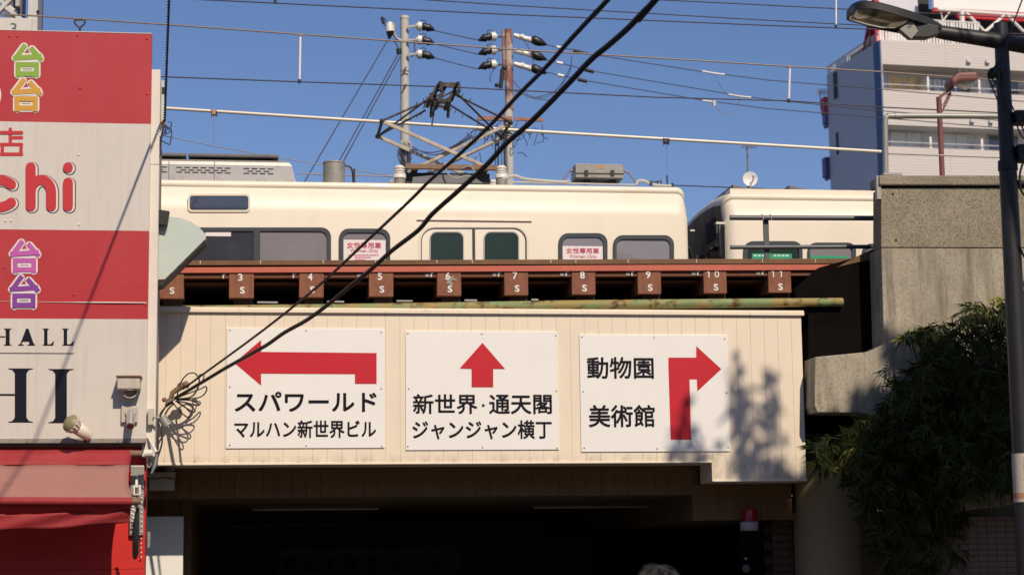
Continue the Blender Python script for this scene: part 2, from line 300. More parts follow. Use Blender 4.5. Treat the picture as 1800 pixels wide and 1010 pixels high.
M['arm_rust'] = mat('arm_rust', (0.32, 0.15, 0.09), 0.75, var=0.25, scale=8)
M['hood_green'] = overlay(mat('hood_green', (0.50, 0.56, 0.49), 0.5, var=0.05), (0.25, 0.15, 0.07), 3.5, 0.62, 0.75, amount=0.5)
M['hood_black'] = mat('hood_black', (0.015, 0.016, 0.014), 0.6)
M['lamp_pole'] = overlay(mat('lamp_pole', (0.018, 0.016, 0.017), 0.5, 0.0, var=0.15), (0.10, 0.035, 0.02), 4, 0.62, 0.75, (1, 1, 0.4), amount=0.8)
M['lamp_head'] = mat('lamp_head', (0.03, 0.028, 0.027), 0.45, 0.1, var=0.1)
M['lamp_box'] = mat('lamp_box', (0.27, 0.25, 0.21), 0.5, var=0.08)
M['lamp_lens'] = overlay(mat('lamp_lens', (0.42, 0.35, 0.20), 0.15, var=0.2, scale=5, coat=1.0), (0.05, 0.055, 0.015), 5, 0.5, 0.62)  # dark green patches paint in a reflection of foliage
M['lamp_red'] = overlay(mat('lamp_red', (0.19, 0.062, 0.05), 0.5, var=0.1), (0.08, 0.03, 0.025), 6, 0.55, 0.75)
M['lamp_glass'] = mat('lamp_glass', (0.35, 0.35, 0.32), 0.15, var=0.25, scale=14, coat=1.0)
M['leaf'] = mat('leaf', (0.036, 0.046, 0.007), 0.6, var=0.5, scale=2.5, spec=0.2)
M['leaf_sunlit'] = mat('leaf_sunlit', (0.24, 0.23, 0.03), 0.45, var=0.3, scale=3)  # brighter yellow green that paints sunlight onto the leaf tips
M['stem'] = mat('stem', (0.06, 0.07, 0.025), 0.6, var=0.2)
M['bark'] = mat('bark', (0.09, 0.07, 0.05), 0.9, var=0.3, bump=0.5, bscale=20)
M['tree_leaf'] = mat('tree_leaf', (0.045, 0.075, 0.02), 0.5, var=0.4, scale=1.5)
M['asphalt'] = mat('asphalt', (0.05, 0.05, 0.052), 0.9, var=0.2, scale=6, bump=0.3, bscale=150)
M['pavement'] = tiles('pavement', (0.24, 0.22, 0.2), (0.1, 0.09, 0.08), 0.3, 0.3, 0.01, 0.9, axes='XY')
M['under_panel'] = mat('under_panel', (0.17, 0.09, 0.03), 0.7, var=0.12, scale=2)  # cream panelling painted dark brown to deepen the shade inside
M['under_ceiling'] = mat('under_ceiling', (0.13, 0.085, 0.04), 0.8, var=0.15)  # cream ceiling darkened likewise for the shade inside
M['lamp_tube'] = mat('lamp_tube', (0.35, 0.31, 0.24), 0.4)
M['notice_board'] = mat('notice_board', (0.22, 0.21, 0.12), 0.6, var=0.08)
M['notice_red'] = mat('notice_red', (0.20, 0.02, 0.015), 0.6)
M['beacon_red'] = mat('beacon_red', (0.30, 0.008, 0.008), 0.3, coat=0.2)
M['beacon_white'] = mat('beacon_white', (0.42, 0.34, 0.38), 0.4)
M['brick_dark'] = tiles('brick_dark', (0.10, 0.055, 0.03), (0.02, 0.015, 0.01), 0.22, 0.09, 0.008, 0.8, 0.5)
M['wall_beige'] = mat('wall_beige', (0.30, 0.225, 0.125), 0.85, var=0.1, scale=1.2)
M['tile_brown'] = tiles('tile_brown', (0.13, 0.075, 0.05), (0.05, 0.03, 0.02), 0.11, 0.065, 0.006, 0.45)
M['ledge'] = overlay(mat('ledge', (0.20, 0.155, 0.10), 0.9, var=0.15), (0.06, 0.05, 0.035), 4, 0.5, 0.7, (3, 1, 0.3))
M['siding'] = tiles('siding', (0.58, 0.52, 0.47), (0.42, 0.37, 0.33), 3.2, 0.13, 0.012, 0.6, var=0.02)
M['tower_side'] = mat('tower_side', (0.62, 0.60, 0.63), 0.7, var=0.05, scale=0.3)
M['tower_blue'] = mat('tower_blue', (0.075, 0.13, 0.27), 0.6, var=0.08)
M['tower_inner'] = mat('tower_inner', (0.70, 0.68, 0.66), 0.7, var=0.06)
M['board_wood'] = mat('board_wood', (0.78, 0.55, 0.27), 0.8, var=0.3, scale=3)
M['frame_alu'] = mat('frame_alu', (0.58, 0.57, 0.55), 0.4, 0.3)
M['pane'] = mat('pane', (0.12, 0.13, 0.13), 0.15, var=0.3, scale=0.7, coat=1.0)
M['curtain'] = mat('curtain', (0.80, 0.80, 0.74), 0.8, var=0.15, scale=5, stretch=(5, 5, 0.4))
M['paint_red'] = mat('paint_red', (0.50, 0.03, 0.045), 0.5, var=0.1)
M['paint_white'] = mat('paint_white', (0.74, 0.70, 0.64), 0.5, var=0.05)
M['paint_purple'] = mat('paint_purple', (0.10, 0.07, 0.25), 0.5)
M['shed_dark'] = mat('shed_dark', (0.10, 0.11, 0.14), 0.6, var=0.1)
M['truss_white'] = overlay(mat('truss_white', (0.52, 0.49, 0.44), 0.5, 0.1, var=0.05), (0.25, 0.2, 0.15), 6, 0.55, 0.8, amount=0.5)
M['plate_white'] = overlay(mat('plate_white', (0.55, 0.51, 0.45), 0.5, var=0.04), (0.3, 0.25, 0.2), 6, 0.58, 0.75, amount=0.5)
M['skin'] = mat('skin', (0.42, 0.26, 0.18), 0.5, var=0.05)
M['hair'] = mat('hair', (0.03, 0.028, 0.027), 0.6, var=0.3, scale=20, stretch=(1, 1, 0.3))  # grey hair darkened to stand in for shade on the head
M['coat_navy'] = mat('coat_navy', (0.03, 0.035, 0.05), 0.8, var=0.2)
M['hill'] = mat('hill', (0.3, 0.28, 0.26), 0.9)

# ------------------------------------------------------------------ ground
MB().box((-120, -60, -0.3), (160, 160, 0)).build('ground', M['asphalt'], kind='structure', origin=(0, 0, 0))
MB().box((-60, -26.0, 0.0), (60, -18.0, 0.12)).build('pavement', M['pavement'], kind='structure', bevel=0.02, origin=(0, -22, 0))
MB().box((X(1420, 900, 0), -6.0, 0.0), (40, -0.2, 0.13)).build('pavement', M['pavement'], kind='structure', bevel=0.02, origin=(8, -3, 0))

# ------------------------------------------------------------------ underpass fascia with cream boards
zt, zb = Z(900, 552, 0), Z(900, 811, 0); zd = Z(1345, 842, 0)
xl, xr, xd = X(262, 680, 0), X(1413, 700, 0), X(1272, 825, 0)
fas = thing('fascia', ((xl + xr) / 2, 0, zb), 'long cream board fascia over the underpass mouth carrying three white arrow signs', 'fascia')
b = MB(); wd = 0.1635; x = X(275, 680, 0) - wd * 0.4 - wd
lines = []
def board_sheet(b, x0, x1, z0, z1, w, y, g=0.0035, dep=0.006):
    x = x0; prof = []
    while x < x1 - 0.01:
        e = min(x + w, x1); prof += [(x, y + dep), (x + g, y), (e - g * 0.4, y), (e, y + dep)]; x = e
    vs = []; fs = []
    for (a, c) in prof: vs += [(a, c, z0), (a, c, z1)]
    for i in range(len(prof) - 1): fs.append((2 * i, 2 * i + 2, 2 * i + 3, 2 * i + 1))
    b.add(vs, fs)
nb = int((xd - x) / wd); xs = x + nb * wd
board_sheet(b, x, xs, zb, zt, wd, 0.0); board_sheet(b, xs, xr, zd, zt, wd, 0.0)
b.build('board_cladding', M['cream_board'], fas)
c = MB(); c.box((x, 0.008, zb), (xs, 0.6, zt + 0.02)); c.box((xs, 0.008, zd), (xr, 0.6, zt + 0.02))
c.build('fascia_box', M['cream_board'], fas)
t = MB(); zl, zr_ = Z(310, 549, 0), Z(1405, 561, 0)
t.box((x, -0.035, zt + 0.0), (xr + 0.03, 0.05, zt + 0.042)).box((x, -0.02, zt + 0.042), (xr + 0.03, 0.3, zt + 0.06))
t.build('top_flashing', M['cream_trim'], fas, bevel=0.004)
t = MB(); t.box((x, -0.014, zb - 0.022), (xs, 0.62, zb - 0.0005)); t.build('drip_edge', M['cream_trim'], fas, bevel=0.004)
t = MB(); t.box((xs, -0.014, zd - 0.022), (xr + 0.004, 0.62, zd - 0.0005)).box((xs - 0.012, -0.010, zd - 0.02), (xs - 0.0005, 0.6, zb - 0.023)); t.build('drip_edge', M['cream_trim'], fas, bevel=0.004)

# three arrow signs on the fascia
def direction_sign(quad, label, arrow, lines, screws):
    x0, y0, x1, y1 = quad; p = P((x0 + x1) / 2, y1, -0.02)
    s = thing('direction_sign', (p.x, 0, p.z), label, 'sign', 'white arrow signs on the cream fascia')
    MB().pbox(x0, y0, x1, y1, -0.014, -0.001).build('panel', M['sign_white'], s, bevel=0.002)
    a = MB(); f = [P(u, v, -0.0175) for u, v in arrow]; a.sheet(list(reversed(f)))
    n = (a.v[1] - a.v[0]).cross(a.v[2] - a.v[1])
    a.build('arrow', M['sign_red'], s)
    for body, bx in lines:
        text(MB(), body, *bx[:4], -0.0175, bx[4] if len(bx) > 4 else 0.0135).build('lettering', M['sign_black'], s)
    if len(lines) == 3: MB().pbox(847.3, 709.8, 851.7, 714.2, -0.0175, -0.0145).build('lettering', M['sign_black'], s)
    for u, v in screws:
        q = P(u, v, -0.014); MB().cyl(q, q - Vector((0, 0.006, 0)), 0.009, 0.006, 8).build('screw', M['screw'], s)
direction_sign((398, 577, 676, 787), 'white sign with a long red arrow bending left above black katakana', 
    [(412, 637), (459, 597), (459, 618), (662, 620), (662, 674), (624, 674), (624, 657), (459, 656), (459, 677)],
    [('スパワールド', (413, 688, 662, 723, 0.017)), ('マルハン新世界ビル', (412, 738, 661, 769))],
    [(404, 580), (538, 581), (670, 584), (404, 680), (670, 683), (404, 782), (538, 783), (671, 784)])
direction_sign((713, 582, 981, 790), 'white sign with a short red arrow pointing straight up',
    [(848, 602), (888, 648), (867, 648), (867, 680), (829, 680), (829, 648), (808, 647)],
    [('新世界', (726, 692, 839, 727)), ('通天閣', (860, 693, 970, 727)), ('ジャンジャン横丁', (725, 738, 970, 771))],
    [(717, 586), (847, 587), (977, 590), (718, 683), (978, 687), (717, 784), (848, 786), (979, 787)])
direction_sign((1020, 588, 1281, 793), 'white sign with a red arrow turning right beside black kanji',
    [(1175, 628), (1224, 628), (1224, 608), (1268, 648), (1226, 687), (1225, 666), (1212, 666), (1215, 772), (1179, 772), (1175, 640)],
    [('動物園', (1032, 627, 1149, 665)), ('美術館', (1035, 711, 1151, 750))],
    [(1023, 592), (1150, 593), (1274, 595), (1025, 688), (1277, 690), (1027, 787), (1155, 788), (1280, 786)])

# ------------------------------------------------------------------ underpass interior
zc = Z(900, 871, 0.62)
up = thing('underpass', (0, 6, 0), 'dark panelled pedestrian underpass below the railway bridge', 'underpass')
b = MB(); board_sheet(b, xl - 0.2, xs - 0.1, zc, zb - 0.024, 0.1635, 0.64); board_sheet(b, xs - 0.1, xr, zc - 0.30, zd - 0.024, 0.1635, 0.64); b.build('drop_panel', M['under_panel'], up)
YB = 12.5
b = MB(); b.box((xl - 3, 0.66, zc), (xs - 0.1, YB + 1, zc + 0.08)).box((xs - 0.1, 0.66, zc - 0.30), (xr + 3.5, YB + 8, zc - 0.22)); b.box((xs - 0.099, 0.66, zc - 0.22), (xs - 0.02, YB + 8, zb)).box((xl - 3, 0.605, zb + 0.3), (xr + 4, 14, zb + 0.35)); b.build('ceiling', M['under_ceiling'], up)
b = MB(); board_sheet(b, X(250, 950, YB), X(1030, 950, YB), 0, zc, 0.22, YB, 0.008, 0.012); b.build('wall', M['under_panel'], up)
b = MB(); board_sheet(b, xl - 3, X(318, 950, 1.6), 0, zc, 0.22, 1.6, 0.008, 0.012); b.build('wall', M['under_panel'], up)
for lo, hi, m in (((X(1030, 950, YB), YB, 0), (X(1030, 950, YB) + 0.15, YB + 8, zc), 'under_panel'), ((X(318, 950, 1.6), 1.62, 0), (X(318, 950, 1.6) + 0.12, YB, zc), 'under_panel'), ((X(1030, 950, YB), YB + 8, 0), (xr + 3.5, YB + 8.2, zc), 'shade_black'), ((X(1385, 900, 0.9), 1.3, 0), (X(1385, 900, 0.9) + 0.2, YB + 8, zc), 'shade_black')):
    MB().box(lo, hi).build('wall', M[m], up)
for i, (x0, x1, yy, pz) in enumerate(((440, 670, 3.2, 884), (935, 1160, 3.2, 883), (395, 590, 11.8, 918), (810, 1040, 11.8, 917))):
    l = thing('strip_light', P((x0 + x1) / 2, pz, yy), ('unlit strip light on the underpass ceiling, near left one under the left arrow sign', 'unlit strip light on the underpass ceiling, near right one below the right turn sign', 'unlit strip light deep in the underpass, left one by the notice board', 'unlit strip light deep in the underpass, right one beyond the notice board')[i], 'strip light', 'strip lights under the underpass ceiling')
    zz = min(Z((x0 + x1) / 2, pz, yy) , zc - 0.03); xa, xb = X(x0, pz, yy), X(x1, pz, yy)
    MB().box((xa, yy, zz), (xb, yy + 0.16, zc - 0.002)).build('housing', M['under_ceiling'], l, bevel=0.005)
    MB().cyl((xa + 0.03, yy + 0.05, zz - 0.02), (xb - 0.03, yy + 0.05, zz - 0.02), 0.017, seg=8).build('tube', M['lamp_tube'], l)
n = thing('notice_board', P(648, 1010, YB - 0.03), 'dim notice board with Japanese slogan on the underpass back wall', 'notice board')
MB().pbox(488, 962, 812, 1030, YB - 0.05, YB - 0.005).build('panel', M['notice_board'], n, bevel=0.004)
text(MB(), '覚えて守る', 495, 976, 664, 1005, YB - 0.054, 0.01, 1.15).build('lettering', M['sign_black'], n)
text(MB(), '道交法', 678, 976, 780, 1005, YB - 0.054, 0.01, 1.15).build('lettering', M['notice_red'], n)

# emergency call post with a red beacon
YE_ = 0.52
q = P(1318, 950, YE_)
e = thing('emergency_post', (q.x, q.y, 0), 'black call post with red beacon lamp under the fascia right end', 'call post')
zz = Z(1318, 932, YE_)
MB().box((q.x - 0.11, YE_ - 0.08, 0), (q.x + 0.11, YE_ + 0.09, zz)).build('post', M['shade_black'], e, bevel=0.01)
MB().lathe((q.x, YE_, zz), (0, 0, 1), [(0, 0.10), (0.0, 0.108), (0.10, 0.108), (0.105, 0.10), (0.105, 0)], 20).build('beacon_base', M['beacon_white'], e)
MB().lathe((q.x + 0.01, YE_, zz + 0.106), (0, 0, 1), [(0, 0.088), (0.13, 0.085), (0.16, 0.07), (0.165, 0)], 20).build('beacon_lens', M['beacon_red'], e)
w = P(1311, 998, YE_ - 0.08)
MB().cyl(w, w - Vector((0, 0.02, 0)), 0.05, 0.045, 20).build('round_window', M['glass_sky'], e)
w = P(1311, 981, YE_ - 0.08); MB().cyl(w, w - Vector((0, 0.015, 0)), 0.018, 0.014, 12).build('button', M['lamp_tube'], e)
# brick pillar, beige pillar
MB().pbox(1368, 846, 1404, 1700, 0.85, 1.25).build('brick_pillar', M['brick_dark'], label='dark narrow brick pillar at the right side of the underpass mouth', cat='pillar', origin=(X(1385, 900, 0.9), 1, 0))
p0 = P(1470, 900, 0.7); b = MB(); b.tube([(p0.x, 0.75, 0), (p0.x, 0.75, Z(1470, 815, 0.7))], 0.50, 40); b.build('round_pillar', M['wall_beige'], label='beige rendered round pillar behind the hanging bamboo', cat='pillar', origin=(p0.x, 0.75, 0))

# ------------------------------------------------------------------ railway bridge
def edge(px, yl, yr): return yl + (yr - yl) * (px - 300) / 1200.0
YK = 0.25
br = thing('railway_bridge', (0, 4, Z(900, 523, YK)), 'brown steel railway bridge with numbered beam ends above the cream fascia', 'bridge')
def strip(yl0, yr0, yl1, yr1, x0, x1, ya, yb, name, m, bev=0.003):
    A, B_, C_, D = P(x0, edge(x0, yl0, yr0), ya), P(x1, edge(x1, yl0, yr0), ya), P(x1, edge(x1, yl1, yr1), ya), P(x0, edge(x0, yl1, yr1), ya)
    return MB().prism([D, C_, B_, A], (0, yb - ya, 0)).build(name, m, br, bevel=bev)
strip(458, 454, 466, 463, 120, 1515, 0.222, 1.7, 'walkway_edge', M['bridge_edge'])
strip(470, 463.5, 479.5, 474, 120, 1475, 0.232, 0.258, 'red_stringer', M['bridge_red'])
strip(481, 475, 489, 484, 120, 1480, 0.268, 0.40, 'inner_flange', M['bridge_brown'])
strip(496, 491, 500, 495, 120, 1480, 0.42, 1.1, 'inner_flange', M['bridge_brown'])
strip(466, 460, 560, 545, 120, 1560, 1.32, 1.36, 'web_plate', M['dark_steel'])
strip(536, 528, 548, 538, 120, 1490, 0.34, 1.31, 'bottom_plate', M['dark_steel'])
xsn = {2: 301, 3: 424.5, 4: 547.5, 5: 670, 6: 789.5, 7: 907.5, 8: 1026, 9: 1141.5, 10: 1257, 11: 1370.5}
for k, xc in xsn.items():
    hw = 22.0 - 0.0019 * (xc - 300); tpx, bpx = edge(xc, 479.7, 472.0), edge(xc, 524.3, 512.6)
    o = MB().pbox(xc - hw, tpx, xc + hw, bpx, YK, 1.30).build('cross_beam', M['block_brown'], br, bevel=0.003)
    MB().pbox(xc - hw + 8, bpx + 0.8, xc + hw - 2, bpx + 12, YK + 0.10, 1.28).build('bearing', M['dark_steel'], br)
    t = MB(); hh = 12.5
    if k > 2:
        s = str(k); cx = xc - 2
        if k < 10: text(t, s, cx - 4.2, tpx + 2, cx + 3.8, tpx + 14.5, YK - 0.003, 0.02)
        else:
            for dx, ch in ((-9, s[0]), (5, s[1])):
                if ch == '1':
                    u = cx + dx; t.sheet([P(a, b, YK - 0.003) for a, b in ((u - 0.9, tpx + 14), (u + 1.1, tpx + 14), (u + 1.1, tpx + 2), (u - 0.7, tpx + 2), (u - 3.2, tpx + 4), (u - 3.2, tpx + 5.8), (u - 0.9, tpx + 4.4))])
                else: text(t, ch, cx + dx - (2.6 if ch == '1' else 4), tpx + 2, cx + dx + (2.6 if ch == '1' else 4), tpx + 14, YK - 0.003, 0.006)
    text(t, 'S', xc - 2.5, tpx + 25, xc + 5.5, tpx + 37, YK - 0.003, 0.025)
    t.build('number_marking', M['mark_white'], o)
    if k == 6:
        sp6 = MB()
        for pts in ([(783, 490), (790, 494)], [(786, 497), (795, 490), (801, 491)], [(790, 489), (797, 486)], [(788, 493), (792, 500)], [(793, 496), (796, 500)]): ribbon(sp6, pts, 2.6, YK - 0.003)
        sp6.build('paint_splash', M['galv'], o)
    # clips seen in the gap to the left of each beam
    if k > 2:
        if k > 4: MB().pbox(xc - hw - 21, tpx + 3.5, xc - hw - 14, tpx + 10, 0.262, 0.30).build('clip', M['galv'], br, bevel=0.004)
        MB().pbox(xc - hw - 11.5, tpx + 2, xc - hw - 9, tpx + 10, 0.258, 0.30).pbox(xc - hw - 9.4, tpx + 2.2, xc - hw - 5.5, tpx + 4.5, 0.2585, 0.30).build('hook', M['porcelain'], br)
    if 3 <= k <= 7:
        w_ = (36, 30, 28, 22, 12)[k - 3]
        MB().pbox(xc + hw + 6, bpx + 6.5, xc + hw + 6 + w_, bpx + 9, 0.16, 0.20).build('sky_slit', M['silver'], br)  # pale bars imitating sky light through slits under the beams
for k, xx in enumerate((352, 458, 568, 660, 768, 830, 968, 1012, 1104, 1224, 1340, 1433)):   # small bolts and joints along the walkway edge
    q = P(xx, edge(xx, 461, 458), 0.222); MB().box((q.x - 0.004, 0.214, q.z - 0.02), (q.x + 0.004, 0.2215, q.z + 0.02)).build('joint', M['porcelain'], br)
MB().box((-14, 1.75, 3.0), (14, 16, 3.25)).build('deck', M['dark_steel'], br)
for yy in (2.6, 4.05, 7.2, 8.65):
    MB().box((-14, yy - 0.035, 3.26), (14, yy + 0.035, 3.42)).build('rail', M['dark_steel'], br)
# rusty green pipe
g = MB(); r0, r1 = 0.070, 0.082
g.tube([P(230, 546, 0.07), P(420, 543.5, 0.07), P(700, 541, 0.07), P(1000, 536.5, 0.07), P(1250, 533, 0.07), P(1481, 530.5, 0.07)], [0.050, 0.050, 0.056, 0.060, 0.054, 0.050], 20)
g.build('green_pipe', M['green_pipe'], label='rusty green painted steel pipe lying along the fascia top', cat='pipe', origin=P(900, 537, 0))

# railing on the bridge by the second train car
ra = thing('handrail', P(1348, 455, 0.3), 'grey tubular handrail on the bridge walkway before the second train car', 'handrail')
MB().tube([P(1283, 382.5, 0.3), P(1560, 383.5, 0.3)], 0.032, 10).build('top_rail', M['rail_grey'], ra)
MB().tube([P(1284, 434.5, 0.3), P(1530, 433.5, 0.3)], 0.026, 10).build('middle_rail', M['rail_grey'], ra)
p, q = P(1347, 378, 0.3), P(1350, 455, 0.3)
MB().box((p.x - 0.03, 0.33, q.z), (p.x + 0.035, 0.36, p.z)).box((p.x + 0.030, 0.36, q.z), (p.x + 0.035, 0.40, p.z - 0.01)).build('post', M['rail_grey'], ra, bevel=0.003)
for dx in (-0.05, 0.05):
    MB().tube([(p.x + dx, 0.27, p.z - 0.07), (p.x + dx, 0.262, p.z - 0.02), (p.x + dx, 0.3, p.z + 0.01), (p.x + dx, 0.36, p.z - 0.02)], 0.006, 6).build('clamp', M['galv'], ra)

# ------------------------------------------------------------------ concrete abutment at right
co = thing('concrete_abutment', (X(1650, 600, -0.35), 0, 0), 'tall weathered concrete abutment with a stepped bracket at the right end of the bridge', 'abutment')
YC = -0.35
pv = lambda pix, ya, yb, name, m, bev=0.02: MB().pprism(pix, ya, yb).build(name, m, co, bevel=bev)
pv([(1549, 330), (1549, 434), (2700, 438), (2700, 328)], YC, YC + 0.30, 'parapet_wall', M['concrete_old'], 0.004)
pv([(1549, 435), (1554, 604), (1527, 618), (1433, 627), (1432, 712), (1437, 724), (1510, 725), (1575, 738), (1580, 1120), (2700, 1120), (2700, 439)], YC + 0.012, YC + 0.45, 'lower_wall', M['concrete'], 0.008)
pv([(1546, 308), (1546, 325), (2700, 326), (2700, 308)], YC - 0.05, YC + 0.32, 'coping', M['concrete_old'], 0.015)
pv([(1550, 325.5), (1550, 329.6), (2700, 327.7), (2700, 326.3)], YC + 0.03, YC + 0.28, 'shadow_joint', M['shade_black'], 0.0)
b = MB(); b.pbox(1541, 309, 1549, 350, YC - 0.02, YC + 0.05); b.build('cover_plate', M['galv'], co, bevel=0.004)
for (u, v) in ((1569, 341), (1575, 422)):
    q = P(u, v, YC); MB().cyl(q + Vector((0, 0.004, 0)), q - Vector((0, 0.004, 0)), 0.013, seg=8).build('tie_hole', M['shade_black'], co)
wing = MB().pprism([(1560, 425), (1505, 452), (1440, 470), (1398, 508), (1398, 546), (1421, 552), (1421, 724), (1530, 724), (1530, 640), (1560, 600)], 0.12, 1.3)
wing.build('wing_wall', M['shade_black'], co)  # wall blackened in place of the shade beside the pier
MB().pprism([(1560, 425), (1505, 451), (1470, 470), (1560, 449)], 0.105, 0.119).build('wing_lit_top', M['wing_brown'], co, bevel=0.01)  # brown sheet painted as the sunlit top of the wing wall
MB().pprism([(1392, 505), (1392, 850), (1560, 850), (1560, 505)], 1.38, 1.6).build('back_wall', M['shade_black'], co)  # shade of the recess painted as a black wall
# pipe guard on the abutment
gr = thing('pipe_guard', P(1557, 306, YC + 0.1), 'grey bent pipe guard rail standing on the concrete abutment', 'guard rail')
MB().tube(spline([P(1557, 307, -0.2), P(1556, 240, -0.2), P(1556, 212, -0.2), P(1560, 205, -0.2), P(1572, 204, -0.2), P(1680, 204, -0.2), P(1900, 206, -0.2), P(2700, 214, -0.2)], 6), 0.034, 12).build('rail', M['galv'], gr)
MB().tube([P(1562, 270, -0.2), P(1900, 282, -0.2), P(2700, 320, -0.2)], 0.010, 8).build('wire_rail', M['galv'], gr)
MB().tube([P(1572, 204, -0.2), P(1584, 204, -0.2)], 0.040, 12).build('elbow_collar', M['galv'], gr)
MB().box((P(1557, 306, -0.2).x - 0.05, -0.27, P(1557, 308, -0.2).z - 0.01), (P(1557, 306, -0.2).x + 0.18, -0.13, P(1557, 306, -0.2).z + 0.004)).build('foot_plate', M['galv'], gr)
# planter ledge and tiled wall in the shade
MB().pprism([(1560, 902), (1800, 846), (1900, 822), (1900, 862), (1800, 884), (1600, 908), (1560, 925)], -0.9, -0.3).build('planter_ledge', M['ledge'], label='stained concrete planter ledge under the bamboo', cat='ledge', bevel=0.02)
q = P(1700, 900, -0.8); MB().box((X(1535, 950, -0.8), -0.8, 0), (X(2700, 950, -0.8), -0.32, Z(1700, 905, -0.8) - 0.02)).build('tiled_wall', M['tile_brown'], label='brown tiled low wall in shade below the planter ledge', cat='wall', origin=(q.x, -0.8, 0))

# ------------------------------------------------------------------ train
YT = 1.9; XREF = 900
zz = lambda v, y=YT, x=XREF: Z(x, v, y)
def car_body(x0, x1, dz, end_lo, end_hi, mats, gut=True):
    top = [(0.0, 2.6), (0.0, 4.4), (0.0, zz(376) + dz), (0.012, zz(367) + dz), (0.034, zz(357) + dz), (0.075, zz(345) + dz), (0.125, zz(335) + dz), (0.15, zz(332) + dz)]
    zg = zz(331) + dz; zt_ = zz(321.5) + dz
    top += [(0.135, zg), (0.130, zg + 0.015), (0.130, zt_), (0.17, zt_ + 0.004)] if gut else [(0.20, zg + 0.03), (0.28, zg + 0.06)]
    top += [(0.5, zt_ + 0.05), (0.9, zt_ + 0.08), (1.45, zt_ + 0.09)]
    half = top; full = [(YT + a, z) for a, z in half] + [(YT + 2.9 - a, z) for a, z in half[::-1][1:]]
    ymid = YT + 1.45; r = 0.13; rings = []
    def rg(x, s):
        out = []
        for y, z in full:
            yy = y + s if y < ymid - 0.01 else y - s if y > ymid + 0.01 else y
            out.append((x, yy, z - (s * 1.0 if z > zz(372) + dz else 0)))
        return out
    st = []
    if end_lo: st += [(x0 + r - r * math.sin(R(a)), r * (1 - math.cos(R(a)))) for a in (90, 72, 54, 36, 18, 0)]
    else: st.append((x0, 0))
    if end_hi: st += [(x1 - r + r * math.sin(R(a)), r * (1 - math.cos(R(a)))) for a in (0, 18, 36, 54, 72, 90)]
    else: st.append((x1, 0))
    b = MB(); vs = []; fs = []; n = len(full)
    for x, s in st: vs += rg(x, s)
    for i in range(len(st) - 1):
        for k in range(n - 1): fs.append((i * n + k, (i + 1) * n + k, (i + 1) * n + k + 1, i * n + k + 1))
    b.add(vs, fs, True); b.cur = 1
    b.add(vs[:n], [tuple(range(n))]); b.add(vs[-n:], [tuple(reversed(range(n)))])
    return b
XE = X(1212, 400, YT); XE2 = X(1277, 400, YT)
c1 = thing('train_car', (0, YT, 3.45), 'cream train car with diamond pantograph and women only notices in its windows', 'train car')
bd = car_body(-14, XE, 0.0, False, True, 0)
o = bd.build('body', [M['train_cream'], M['train_end']], c1)
def window(root, outer, inner, panes, mats):
    f = MB(); ring(f, rrect(*outer), rrect(*inner), YT - 0.022, YT + 0.01); fo = f.build('window_frame', M['rubber'], root)
    for q, m in zip(panes, mats):
        MB().sheet([P(u, v, YT - 0.004) for u, v in reversed(q)]).build('pane', M[m], fo)
    return fo
def flip_ok(q): return q
w0 = window(c1, (180, 399.5, 582, 560, 17), (190, 406, 575, 552, 13), [rrect(186, 402, 446, 556, 12, corners=(0, 1, 1, 0)), rrect(457, 404, 578, 556, 12, corners=(1, 0, 0, 1))], ['glass_sky', 'glass_blind'])
MB().pbox(445, 402, 457, 556, YT - 0.026, YT).build('mullion', M['rubber'], w0)
MB().pbox(361, 407, 406, 415, YT - 0.008, YT - 0.005).build('label_strip', M['poster'], w0)
MB().pbox(456, 403, 574, 407.5, YT - 0.012, YT - 0.005).build('blind_rail', M['rubber'], w0)
w1 = window(c1, (596, 401.5, 686, 560, 17), (603, 408.5, 679, 552, 12), [rrect(599, 404, 683, 556, 12)], ['glass_blind'])
w2 = window(c1, (982, 409.5, 1068, 560, 17), (989, 416.5, 1061, 552, 12), [rrect(985, 412, 1065, 556, 12)], ['glass_blind'])
w3 = window(c1, (1078, 413, 1185, 560, 17), (1084, 420, 1178, 552, 12), [rrect(1081, 416, 1182, 556, 12)], ['glass_blind'])
MB().pbox(1085, 419, 1177, 422.5, YT - 0.010, YT - 0.005).build('blind_rail', M['rubber'], w3)
for wf, (x0, y0, x1, y1), t1, t2 in ((w1, (604, 421.5, 678, 500), (610, 425.5, 670, 436.5), (615.5, 437.5, 665, 445)), (w2, (989.5, 432.5, 1060, 520), (995.5, 435.5, 1053, 445.5), (1001, 447.5, 1049, 455))):
    MB().pbox(x0, y0, x1, y1, YT - 0.0085, YT - 0.005).build('poster', M['poster'], wf)
    t = MB(); text(t, '女性専用車', *t1, YT - 0.0105, 0.016); text(t, 'Women Only', *t2, YT - 0.0105, 0.004)
    if wf is w1:
        for k, (a, c_) in enumerate(((612, 669), (624, 656), (624, 644), (618, 660))): 
            for j in range(int((c_ - a) / 3.6)): t.add([P(u, v, YT - 0.0105) for u, v in ((a + j * 3.6, 449.5 + k * 4), (a + j * 3.6 + 2.6, 449.5 + k * 4), (a + j * 3.6 + 2.6, 447.2 + k * 4), (a + j * 3.6, 447.2 + k * 4))], [(0, 1, 2, 3)])
    t.build('poster_lettering', M['pink_ink'], wf)
# upper vent window
f = MB(); ring(f, rrect(330, 340.5, 440, 372.5, 7), rrect(333.5, 344, 436.5, 369, 5), YT - 0.014, YT + 0.1); fo = f.build('vent_window', M['train_cream'], c1)
MB().sheet([P(u, v, YT - 0.006) for u, v in reversed(rrect(332, 342.5, 438, 370.5, 6))]).build('pane', M['glass_sky'], fo)
